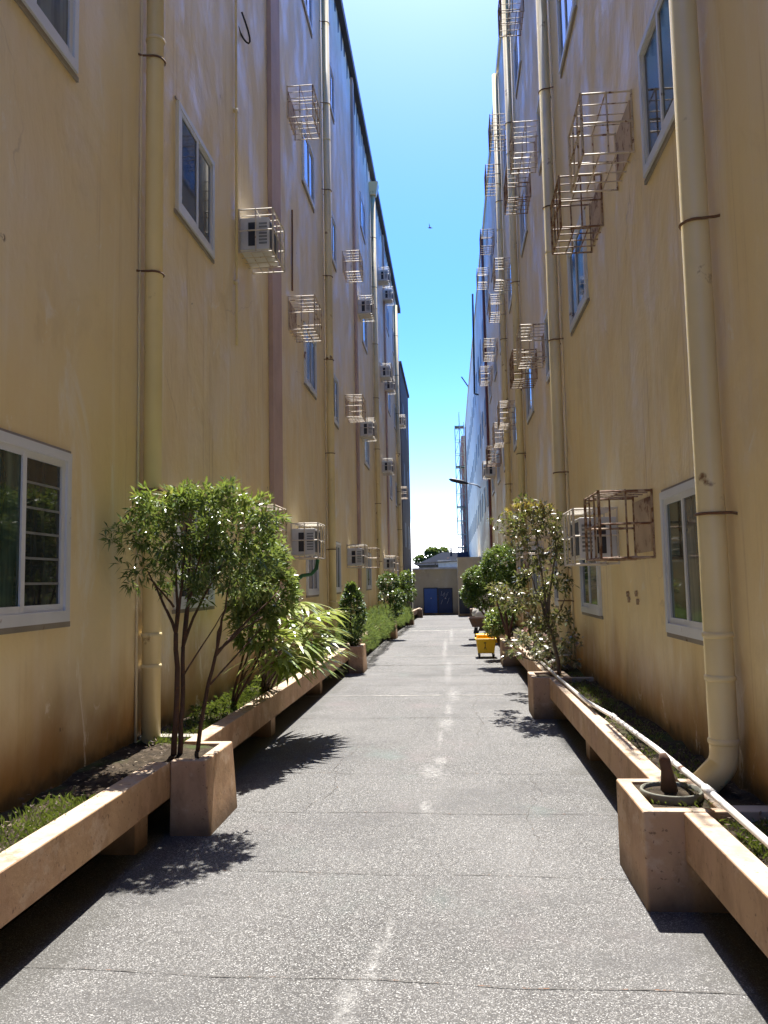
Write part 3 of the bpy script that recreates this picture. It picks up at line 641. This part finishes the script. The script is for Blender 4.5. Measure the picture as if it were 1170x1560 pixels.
for c_, r_, kind, ac in left_c:
    Y = colL[c_]+random.uniform(-.05, .05); loc = (LX, Y, CZL[r_]+random.uniform(-.04, .04))
    where = f'left building {FLOOR[r_]}, {ORD[c_]} cage column from camera'
    put(lambda: make_cage(kind, 1), (kind, 1), loc, (f'{word[kind]} cage holding air conditioner, {where}' if ac else f'empty {word[kind]} iron cage, {where}'), 'iron cages on the left building')
    if ac: put(lambda: make_ac(1), ('ac', 1), (loc[0], loc[1], loc[2]+.02), f'white air conditioner in its cage, {where}', 'air conditioners on the left building')
colR = [6.38, 7.68, 12.3, 13.75, 17.75, 20.0, 23.8, 27.0]
right_c = [(0, 0, 'rust', 0), (1, 0, 'pale', 1), (0, 1, 'plain', 0), (1, 1, 'rust', 0), (2, 0, 'plain', 0), (3, 0, 'pale', 1), (2, 1, 'plain', 0), (3, 1, 'rust', 0), (4, 1, 'plain', 0), (5, 1, 'plain', 0), (6, 1, 'rust', 0), (7, 1, 'pale', 1),
           (2, 2, 'plain', 0), (3, 2, 'rust', 0), (4, 2, 'plain', 0), (5, 2, 'plain', 0), (6, 2, 'plain', 0), (7, 2, 'plain', 0), (3, 3, 'rust', 0), (4, 3, 'rust', 0), (5, 3, 'rust', 0), (6, 3, 'rust', 0), (7, 3, 'plain', 0)]
for c_, r_, kind, ac in right_c:
    Y = colR[c_]+random.uniform(-.04, .04); loc = (RX, Y, CZR[r_]+random.uniform(-.04, .04))
    where = f'right building {FLOOR[r_]}, {ORD[c_]} cage column from camera'
    put(lambda: make_cage(kind, -1), (kind, -1), loc, (f'{word[kind]} cage holding air conditioner, {where}' if ac else f'empty {word[kind]} iron cage, {where}'), 'iron cages on the right building')
    if ac: put(lambda: make_ac(-1), ('ac', -1), (loc[0], loc[1], loc[2]+.02), f'white air conditioner in its cage, {where}', 'air conditioners on the right building')

# ------------------------------------------------------------------ plants
def rosette(b, p, axis, n, L, w, spread=1., bend=.2):
    axis = axis.normalized()
    for k in range(n):
        dv = (axis*random.uniform(.1, .9)+runit()*spread).normalized(); ll = L*random.uniform(.65, 1.2)
        b.leaf(p+dv*.008+axis*random.uniform(-.03, .03), dv, (Vector((0, 0, 1))+runit()*.6).normalized(), ll, w*random.uniform(.8, 1.2), bend)
def crown(b, clumps, count, n, L, w, spread=1., bend=.2, shell=.55, keep=None, twig=0, tw_r=.07):
    "leaf rosettes through a union of ellipsoids (centre, radii)"
    vol = [c[1][0]*c[1][1]*c[1][2]*(c[2] if len(c) > 2 else 1) for c in clumps]; tot = sum(vol)
    for c, v in zip(clumps, vol):
        C = Vector(c[0]); R = c[1]
        left = 0
        for k in range(max(3, int(count*v/tot))):
            if left <= 0 or not twig:
                dv = runit(); q = random.random()**(1/3.)*(1-shell)+shell*random.uniform(.75, 1.06); left = twig
                T = C+Vector((dv.x*R[0]*q, dv.y*R[1]*q, dv.z*R[2]*q))
            left -= 1; p = T+(rv(tw_r) if twig else Vector())
            if keep and not keep(p): continue
            rosette(b, p, dv+Vector((0, 0, .35)), n, L, w, spread, bend)
def stems(b, base, tips, r0, r1=.006, wob=.04, n=7):
    for t in tips:
        t = Vector(t); B = Vector(base[0] if isinstance(base, list) else base); pts = []; rs = []
        o = rv(wob)
        for k in range(n+1):
            q = k/n; p = B.lerp(t, q)+Vector((o.x, o.y, 0))*math.sin(q*math.pi)+rv(wob*.25)*(1 if 0 < k < n else 0); p.z = B.z+(t.z-B.z)*(q**.92)
            pts.append(p); rs.append(r0*(1-q)+r1*q)
        b.tube(pts, rs, 7)
def plant(name, base, label, cat, crown_b, leaf, trunk_b=None, bark=BARK, group=None, cname='crown'):
    t = thing(name, base, label, cat, group)
    crown_b.build(cname, leaf, t)
    if trunk_b: trunk_b.build('trunk', bark, t, True)
    return t
inL = lambda p: p.x > LX+.03
inR = lambda p: p.x < RX-.03
def el(px, py, Y, rx, rz, ry=None, wgt=1.):
    p = at(px, py, Y); k = Y/F; return ((p.x, p.y, p.z), (rx*k, (ry if ry else (rx+rz)/2*k), rz*k), wgt)
# nearest tree in the left post box
B = Vector((-1.93, 5.38, .40)); cb = MB(); tb = MB()
cl = [el(235, 815, 5.4, 62, 48, .24), el(300, 800, 5.5, 62, 52, .28), el(365, 805, 5.7, 55, 52, .26), el(215, 870, 5.35, 50, 30, .2), el(300, 862, 5.45, 60, 38, .26), el(372, 870, 5.65, 50, 52, .25), el(410, 790, 5.9, 22, 26, .15), el(330, 905, 5.5, 42, 30, .2, .6), el(290, 765, 5.5, 95, 18, .25)]
crown(cb, cl, 760, 8, .074, .0165, .95, .18, .45, inL, 9, .07)
ng = MB(); crown(ng, [el(250, 768, 5.4, 50, 12, .2), el(315, 760, 5.5, 60, 12, .25), el(375, 768, 5.65, 45, 12, .2), el(420, 785, 5.9, 16, 18, .1)], 150, 8, .072, .017, .8, .05, .3, inL, 6, .06)
f1 = at(268, 965, 5.38); f2 = at(279, 985, 5.42); stems(tb, B, [f1], .021, .016, .02); stems(tb, B+Vector((.035, .02, 0)), [f2], .019, .014, .02)
stems(tb, f1, [at(262, 830, 5.4), at(225, 870, 5.35), at(285, 800, 5.45)], .013, .004, .02); stems(tb, f2, [at(290, 830, 5.45), at(345, 850, 5.5), at(320, 800, 5.5)], .012, .004, .025)
stems(tb, at(265, 925, 5.37), [at(226, 880, 5.3)], .009, .003, .01)
B2 = B+Vector((.13, .1, 0)); fk = at(328, 1000, 5.5); stems(tb, B2, [fk], .016, .012, .012)
stems(tb, fk, [at(345, 920, 5.5), at(400, 940, 5.7), at(425, 900, 5.9), at(352, 880, 5.6)], .011, .004)
stems(tb, B2.lerp(fk, .72), [at(400, 955, 5.75)], .008, .003, .01); stems(tb, (B+Vector((.035, .02, 0))).lerp(f2, .72), [at(345, 925, 5.55)], .007, .003, .01)
plant('small_tree', B, 'bushy dark green tree with narrow leaves in the nearest left planter box', 'tree', cb, LEAF_DK, tb)
ng.build('new_growth', LEAF_NEW, bpy.data.objects['small_tree'])
# bush behind it
B = Vector((-2.1, 7.4, .40)); cb = MB(); tb = MB()
crown(cb, [el(403, 848, 7.3, 34, 40, .28), el(415, 900, 7.3, 38, 40, .3), el(385, 950, 7.2, 34, 40, .25), el(370, 905, 7.2, 26, 36, .22)], 620, 7, .085, .027, 1., .2, .5, inL)
stems(tb, B, [at(405, 900, 7.3), at(385, 940, 7.3), at(425, 930, 7.4), at(405, 980, 7.3)], .014)
plant('leafy_bush', B, 'dense green bush with mixed tones between the nearest tree and the palm', 'bush', cb, LEAF_BUSH, tb)
# lady palm
B = Vector((-2.08, 8.6, .40)); cb = MB(); tb = MB()
random.seed(21)
for px, py, Y in ((425, 985, 8.3), (450, 940, 8.5), (470, 920, 8.7), (490, 955, 8.6), (460, 985, 8.2), (440, 1010, 8.0), (480, 995, 8.4), (445, 960, 9.0), (500, 930, 9.0), (470, 955, 8.4), (420, 1010, 7.9), (495, 985, 8.8), (415, 960, 8.4), (455, 1000, 8.6), (400, 1000, 7.8), (420, 935, 8.2), (478, 940, 8.2), (452, 970, 7.9), (433, 1000, 7.6), (488, 970, 8.3), (462, 915, 8.8), (410, 975, 7.7), (445, 990, 8.0), (470, 1005, 8.1), (440, 925, 8.6), (425, 960, 7.9), (465, 965, 8.9)):
    hub = at(px-6, py+4, Y-.3); hub.x = max(hub.x, LX+.12); dirc = Vector((random.uniform(.6, 1), random.uniform(-.8, .1), random.uniform(-.1, .5))).normalized()
    tb.tube([B+rv(.08)*Vector((1, 1, 0)).length*.5, (B+hub)/2+Vector((-.03, 0, .12)), hub], [.012, .008, .005], 6)
    side = dirc.cross(Vector((0, 0, 1))).normalized(); upv = side.cross(dirc)
    for k in range(13):
        a = math.radians(-95+190*k/12+random.uniform(-6, 6)); dv = (dirc*math.cos(a)+side*math.sin(a)*.95+upv*random.uniform(-.08, .22)).normalized()
        L = random.uniform(.30, .48); w = random.uniform(.042, .056); n = 4; vs = []; sd_ = dv.cross(upv).normalized()
        for q in range(n+1):
            t = q/n; p = hub+dv*L*t-Vector((0, 0, .16*t*t)); ww = w*(.35+.65*math.sin(min(1, t*1.5+.15)*math.pi*.5))*(1-t**3)+.001
            vs += [p+sd_*ww*.5, p-sd_*ww*.5]
        if all(v.x > LX+.02 and v.z > .36 for v in vs): cb.add(vs, [(2*q, 2*q+1, 2*q+3, 2*q+2) for q in range(n)])
plant('lady_palm', B, 'yellow green fan palm with long drooping leaflets over the left planter', 'palm', cb, LEAF_PALM, tb, BARKP, cname='fronds')
# low undergrowth at its foot
cb = MB(); crown(cb, [((-2.18, Y, .45), (.15, .35, .07)) for Y in (6.9, 7.6, 8.3, 9.2, 10.2, 11.2)], 200, 6, .09, .014, 1., .4, .4, inL)
tag(cb.build('undergrowth', GRASS), kind='stuff')
# cone shrub in second box
B = Vector((-1.82, 14.27, .42)); cb = MB(); tb = MB()
for k in range(420):
    t = random.random()**.8; z = .48+t*1.08; rr_ = (.25*math.sin(min(1, (t+.12)*1.25)*math.pi*.62)+.02)*(1-t**4*.9); a = random.uniform(0, 6.283); q = random.uniform(.55, 1.05)
    rosette(cb, B+Vector((math.cos(a)*rr_*q, math.sin(a)*rr_*q, z-.42)), Vector((math.cos(a), math.sin(a), .9)), 7, .075, .032, .8, .1)
stems(tb, B, [B+Vector((0, 0, .9))], .03)
plant('cone_shrub', B, 'clipped cone shaped dark shrub in the second left planter box', 'shrub', cb, LEAF_CONE, tb)
# feathery hedges
def feathery(y0, y1, label):
    cb = MB(); n = int((y1-y0)*520)
    for k in range(n):
        y = random.uniform(y0, y1); lump = .25+.13*math.sin(y*2.1)+.08*math.sin(y*5.3+1); a = random.uniform(-.3, math.pi*.98); q = random.uniform(.6, 1.02)
        p = Vector((-1.93+math.cos(a)*(.27+lump*.25)*q, y, .42+dip(y)+math.sin(a)*(lump+.12)*q)); dv = (Vector((math.cos(a), 0, math.sin(a)))+runit()*.7).normalized()
        for j in range(4): cb.leaf(p, (dv+runit()*.5).normalized(), runit(), .10, .010, .1)
    t = thing('feathery_hedge', (-1.93, (y0+y1)/2, .42+dip(y0)), label, 'hedge'); cb.build('foliage', LEAF_PALEC, t)
feathery(14.8, 21.9, 'pale feathery low hedge between the cone shrub and the third left planter box')
feathery(23.0, 31.8, 'pale feathery low hedge beyond the third left planter box')
def ball_tree(name, B, balls, label, leaf, nros, L, w, r0=.03, group=None, bark=BARK, n=7, keep=None):
    cb = MB(); tb = MB(); crown(cb, balls, nros, n, L, w, 1., .15, .6, keep); stems(tb, B, [Vector(c[0]) for c in balls], r0, .01)
    return plant(name, B, label, 'tree', cb, leaf, tb, bark, group)
ball_tree('topiary_tree', Vector((-1.8, 22.5, .42)), [el(592, 888, 22.4, 17, 15), el(585, 908, 22.6, 9, 8), el(606, 912, 22.0, 13, 15), el(604, 930, 22, 10, 9)], 'dark topiary tree with cloud pruned balls in the third left planter box', LEAF_CONE, 420, .08, .04)
ball_tree('topiary_tree', Vector((-1.8, 32.5, .24)), [el(620, 884, 31, 13, 15), el(614, 905, 31, 12, 15), el(627, 905, 32, 7, 12)], 'dark loose tree behind the cloud pruned topiary near left alley end', LEAF_RND, 330, .10, .05)
# right side
B = Vector((1.27, 9.75, .40)); cb = MB(); tb = MB(); random.seed(5)
cl = [el(808, 800, 9.7, 34, 22, .3), el(775, 808, 10.0, 22, 16, .2), el(855, 800, 9.6, 24, 28, .22, .35), el(820, 840, 9.7, 40, 26, .3, .6), el(850, 870, 9.6, 24, 36, .2, .6), el(800, 895, 9.9, 48, 30, .3, .55), el(835, 925, 9.7, 34, 30, .2, .6), el(770, 910, 10.3, 26, 18, .25, .6), el(810, 775, 9.8, 30, 10, .2), el(850, 960, 9.6, 22, 30, .2, .8)]
crown(cb, cl, 720, 5, .07, .028, 1.2, .1, .35, inR, 7, .085)
ng = MB(); crown(ng, [el(795, 778, 9.8, 26, 9, .18), el(825, 776, 9.8, 18, 8, .15)], 45, 6, .07, .028, 1, .0, .3, inR)
mid = at(834, 950, 9.7); stems(tb, B, [mid], .026, .02)
stems(tb, mid, [at(830, 880, 9.7), at(815, 800, 9.7), at(855, 800, 9.6), at(845, 860, 9.6), at(800, 860, 9.8)], .017, .004)
stems(tb, at(832, 965, 9.7), [at(790, 920, 10.), at(745, 895, 10.3), at(862, 905, 9.6)], .013, .004); stems(tb, at(815, 800, 9.7), [at(780, 770, 9.8), at(845, 768, 9.6)], .006, .002)
plant('bronze_tree', B, 'sparse bronze leaved tree with thin branches by the right wall', 'tree', cb, LEAF_PUR, tb, BARKP)
ng.build('new_growth', leaf_mat('orange_leaf', [(0, (.25, .16, .04)), (.5, (.36, .22, .06)), (.8, (.42, .30, .10)), (1, (.40, .16, .07))], .35, .3), bpy.data.objects['bronze_tree'])
cb = MB(); tb = MB(); B = Vector((1.3, 11.0, .42))
crown(cb, [el(803, 978, 11.2, 32, 20, .4), el(840, 995, 10.4, 30, 22, .35), el(785, 990, 11.5, 16, 14, .25), el(865, 985, 9.9, 20, 22, .2), el(825, 955, 11, 24, 16, .3)], 210, 5, .08, .038, 1.2, .12, .3, inR, 6, .08)
stems(tb, B, [at(800, 985, 11.2), at(840, 990, 10.6), at(780, 995, 11.5)], .015)
plant('variegated_bush', B, 'low bush of pale and reddish leaves spilling over the right planter', 'bush', cb, LEAF_VAR, tb, BARKP)
B = Vector((1.05, 15.2, .44)); ball_tree('round_tree', B, [el(766, 862, 15.1, 34, 31), el(742, 876, 15.3, 18, 16), el(785, 878, 15.1, 20, 20)], 'round bright green tree in the right planter behind the yellow bucket', LEAF_RND, 1150, .055, .03, .03)
B = Vector((.98, 20.7, .44)); ball_tree('round_tree', B, [el(726, 885, 20.4, 22, 22), el(733, 908, 20.3, 22, 20), el(742, 868, 20.8, 12, 14), el(715, 905, 20.2, 13, 18)], 'leafy round green tree leaning over the lane beyond the wheelbarrow', LEAF_RND, 1150, .065, .034, .03)
B = Vector((1.2, 16.3, .44)); ball_tree('leafy_bush', B, [el(762, 945, 16.2, 22, 18), el(776, 930, 16.5, 16, 16), el(750, 955, 16.0, 12, 14)], 'green low bush behind the yellow mop bucket', LEAF_BUSH, 260, .10, .04, .02)['category'] = 'bush'
# far tree behind the house
B = Vector((at(658, 860, 90).x, 90, 0)); ball_tree('far_tree', B, [el(660, 842, 90, 13, 7), el(674, 841, 91, 10, 6), el(640, 853, 90, 10, 6)], 'dark tree crown rising behind the hipped roof beyond the wall', LEAF_CONE, 320, .4, .2, .15)
# grass and litter in the beds
gb = MB()
def tuft(x, y, n, h, z=.42):
    for k in range(n):
        p = Vector((x+random.gauss(0, .035), y+random.gauss(0, .05), z)); dv = (Vector((random.gauss(0, .45), random.gauss(0, .45), 1))).normalized(); gb.leaf(p, dv, runit(), h*random.uniform(.5, 1.2), .007, .25)
for k in range(150): tuft(random.uniform(-2.3, -2.0), random.uniform(5.8, 8.5), 12, .07)
for k in range(70): tuft(random.uniform(-2.25, -2.0), random.uniform(3.0, 4.3), 12, .08)
for k in range(50): tuft(random.uniform(-2.4, -2.0), random.uniform(8.5, 13.8), 10, .08)
for k in range(90): tuft(random.uniform(1.25, 1.55), random.uniform(2.3, 3.9), 12, .045)
for k in range(220): tuft(random.uniform(1.23, 1.5), random.uniform(4.7, 10), 9, .05)
for k in range(26): a_ = random.uniform(0, 6.28); q_ = random.choice([.10, .12, .175, .18, .19]); tuft(1.12+q_*math.cos(a_)*.95, 4.36+q_*math.sin(a_)*1.3, 4, .04, .455)
for k in range(40): tuft(random.uniform(1.25, 1.5), random.uniform(3.2, 4.0), 12, .06)
tag(gb.build('grass', GRASS), kind='stuff')
lb_ = MB()
for k in range(520):
    x, y = (random.uniform(-2.4, -2.0), random.uniform(2.8, 6.5)) if k % 2 else (random.uniform(1.22, 1.56), random.uniform(2.5, 10)); lb_.leaf(Vector((x, y, .445)), Vector((random.uniform(-1, 1), random.uniform(-1, 1), .15)).normalized(), Vector((0, 0, 1)), random.uniform(.02, .05), .014, .1)
tag(lb_.build('leaf_litter', leaf_mat('dry_leaf', [(0, (.04, .028, .018)), (.5, (.08, .055, .035)), (.8, (.14, .10, .07)), (1, (.22, .18, .12))], .1, .8)), kind='stuff')
# ring pot with stump in nearest right box
POTM = paint_mat('mossy_pot', (.20, .20, .165), .4, .9, 9, (.06, .085, .035), .4, .2, .6)
pt = thing('ring_pot', (1.13, 4.36, .44), 'round concrete ring pot with a cut stump on the nearest right box', 'pot')
b = MB(); b.lathe([(.14, 0), (.156, .0), (.158, .052), (.155, .058), (.147, .058), (.144, .02)], (1.12, 4.36, .43), 36); b.build('rim', POTM, pt, True)
b = MB(); b.lathe([(.146, .036), (.08, .045), (.001, .05)], (1.12, 4.36, .43), 24); b.build('soil', SOIL, pt, True)
b = MB(); b.tube([(1.11, 4.36, .47), (1.10, 4.35, .58), (1.09, 4.35, .64), (1.082, 4.35, .67)], [.046, .031, .03, .017], 7); st = b.build('stump', BARK, pt, True)
# white water pipe lying along the right bed
b = MB(); pts = [atz(1240, 1350, .50), atz(1170, 1284, .52), atz(1080, 1205, .56), atz(1000, 1140, .56), atz(935, 1092, .52), atz(893, 1068, .50), atz(850, 1032, .49), atz(815, 1000, .49)]
b.tube(pts, .017, 10); wp = thing('water_pipe', pts[1], 'white plastic water pipe lying along the right planter bed', 'pipe'); b.build('pipe', PVC, wp, True)
for p in (pts[4], pts[2]): b = MB(); b.tube([p-Vector((0, .05, 0)), p+Vector((0, .05, 0))], .022, 10); b.build('coupling', PVC, wp, True)
# green hose from the ground floor air conditioner
hp = [at(484, 852, 12.2), at(482, 866, 12.2), at(474, 875, 12.2), at(460, 877, 12.1), at(453, 884, 12), at(452, 910, 11.9), at(450, 980, 11.9)]
b = MB(); b.tube(hp, .03, 8); tag(b.build('hose', paint_mat('green_hose', (.03, .14, .05), 0, .45), None, True), 'green hose hanging below the ground floor air conditioner of left building', 'hose')

# ------------------------------------------------------------------ mop bucket
c0 = atz(741, 1002, 0); bx, by = c0.x, c0.y+.15; mbk = thing('mop_bucket', (bx, by, 0), 'yellow wheeled mop bucket with wringer beside the right planter', 'mop bucket')
b = MB(); z0, z1 = .09, .37; w0, w1 = .165, .20; d0, d1 = .17, .22
def ring(w, d_, z): return [(bx-w, by-d_, z), (bx+w, by-d_, z), (bx+w, by+d_, z), (bx-w, by+d_, z)]
vs = ring(w0, d0, z0)+ring(w1, d1, z1)+ring(w1+.018, d1+.018, z1)+ring(w1+.018, d1+.018, z1+.022)+ring(w1-.008, d1-.008, z1+.022)+ring(w0+.0, d0+.0, z0+.1)
fs = [(3, 2, 1, 0)]
for q in range(5):
    for k in range(4): j = (k+1) % 4; fs.append((q*4+k, q*4+j, q*4+4+j, q*4+4+k))
fs.append((20, 21, 22, 23)); b.add(vs, fs); b.build('tub', YEL, mbk, bevel=.012)
b = MB(); b.hexa([(bx-.17, by-.06, .37), (bx+.10, by-.06, .37), (bx+.10, by+.16, .37), (bx-.17, by+.16, .35), (bx-.20, by-.09, .47), (bx+.12, by-.09, .47), (bx+.12, by+.19, .47), (bx-.20, by+.19, .47)]); wr = b.build('wringer', YEL, mbk, bevel=.012)
b = MB(); b.box((bx-.15, by-.095, .41), (bx+.08, by-.081, .42)); b.build('wringer_slot', BLK, wr)
b = MB(); b.tube([(bx+.12, by+.05, .40), (bx+.19, by+.0, .42), (bx+.23, by-.05, .30)], .014, 8); b.build('lever', YEL, wr, True)
for q, (ox, oy) in enumerate(((-.14, -.16), (.15, -.16), (-.14, .17), (.15, .17))):
    b = MB(); b.tube([(bx+ox-.014, by+oy, .035), (bx+ox+.014, by+oy, .035)], .035, 14); cs = b.build('caster', BLK, mbk)
    b = MB(); b.box((bx+ox-.022, by+oy-.016, .035), (bx+ox-.016, by+oy+.016, .1)); b.box((bx+ox+.016, by+oy-.016, .035), (bx+ox+.022, by+oy+.016, .1)); b.build('fork', DGREY, cs)
b = MB(); yf = lambda z: by-d0-(d1-d0)*(z-z0)/(z1-z0)-.003      # black warning mark on the front of the tub
def mark(poly): b.add([(bx+x-.02, yf(z), z) for x, z in poly], [tuple(range(len(poly)))])
mark([(-.022, .295), (.022, .295), (.026, .31), (0, .322), (-.026, .31)]); mark([(-.008, .20), (.006, .20), (.010, .275), (-.004, .275)]); mark([(-.03, .17), (-.018, .17), (-.002, .21), (-.008, .235)]); mark([(.014, .17), (.028, .17), (.010, .22), (.002, .21)]); mark([(-.008, .278), (.008, .278), (.008, .290), (-.008, .290)])
b.build('warning_mark', BLK, mbk)
# ------------------------------------------------------------------ wheelbarrow
c0 = atz(727, 974, 0); x, y = c0.x, c0.y; wbw = thing('wheelbarrow', (x, y, 0), 'old rusty wheelbarrow with dark tray standing beyond the yellow bucket', 'wheelbarrow')
RUSTY = paint_mat('rusty_tray', (.13, .085, .07), .5, .7, 8)
b = MB(); t0 = [(x-.12, y-.02, .33), (x+.25, y-.02, .33), (x+.25, y+.40, .33), (x-.12, y+.40, .33)]; t1 = [(x-.22, y-.12, .58), (x+.36, y-.12, .58), (x+.36, y+.55, .58), (x-.22, y+.55, .58)]
ti = [(x-.19, y-.09, .58), (x+.33, y-.09, .58), (x+.33, y+.52, .58), (x-.19, y+.52, .58)]; tf = [(px_+.0, py_, .36) for px_, py_, _ in t0]
b.add(t0+t1+ti+tf, [(3, 2, 1, 0)]+[f for k in range(4) for f in ((k, (k+1) % 4, 4+(k+1) % 4, 4+k), (4+k, 4+(k+1) % 4, 8+(k+1) % 4, 8+k), (8+k, 8+(k+1) % 4, 12+(k+1) % 4, 12+k))]+[(12, 13, 14, 15)]); b.build('tray', RUSTY, wbw)
b = MB(); b.tube([(x-.06, y+.0, .16), (x-.005, y+.0, .16)], .16, 20); b.build('wheel', BLK, wbw)
b = MB(); b.tube([(x-.08, y, .16), (x-.04, y+.1, .34), (x+.05, y+.6, .45), (x+.0, y+1.0, .55)], .018, 8); b.tube([(x+.02, y, .16), (x+.1, y+.1, .33), (x+.3, y+.6, .45), (x+.36, y+1.0, .55)], .018, 8); b.build('handle', DGREY, wbw, True)
for q in (.02, .28): b = MB(); b.tube([(x+q, y+.5, .42), (x+q+.01, y+.55, .0)], .018, 8); b.build('leg', DGREY, wbw)
# pale sacks on the far right post box
for (px, py, Y, s_, lab) in ((728, 928, 26.7, .20, 'upright white sack on far right planter box under the round tree'), (735, 934, 24.2, .2, 'slumped white sack lying on the right planter near the wheelbarrow')):
    p = at(px, py, Y); b = MB(); n = 10
    prof = [(.0, 0), (s_, .02), (s_*1.12, s_*.5), (s_*.9, s_*1.1), (s_*.35, s_*1.5), (s_*.42, s_*1.7), (0.001, s_*1.72)]
    b.lathe(prof, (p.x, p.y, .47+dip(Y)), 14)
    for k in range(len(b.v)): v_ = Vector(b.v[k]); b.v[k] = tuple(v_+rv(.02))
    tag(b.build('sack', paint_mat('white_sack', (.62, .60, .55), .1, .8, 6), None, True), lab, 'sack')
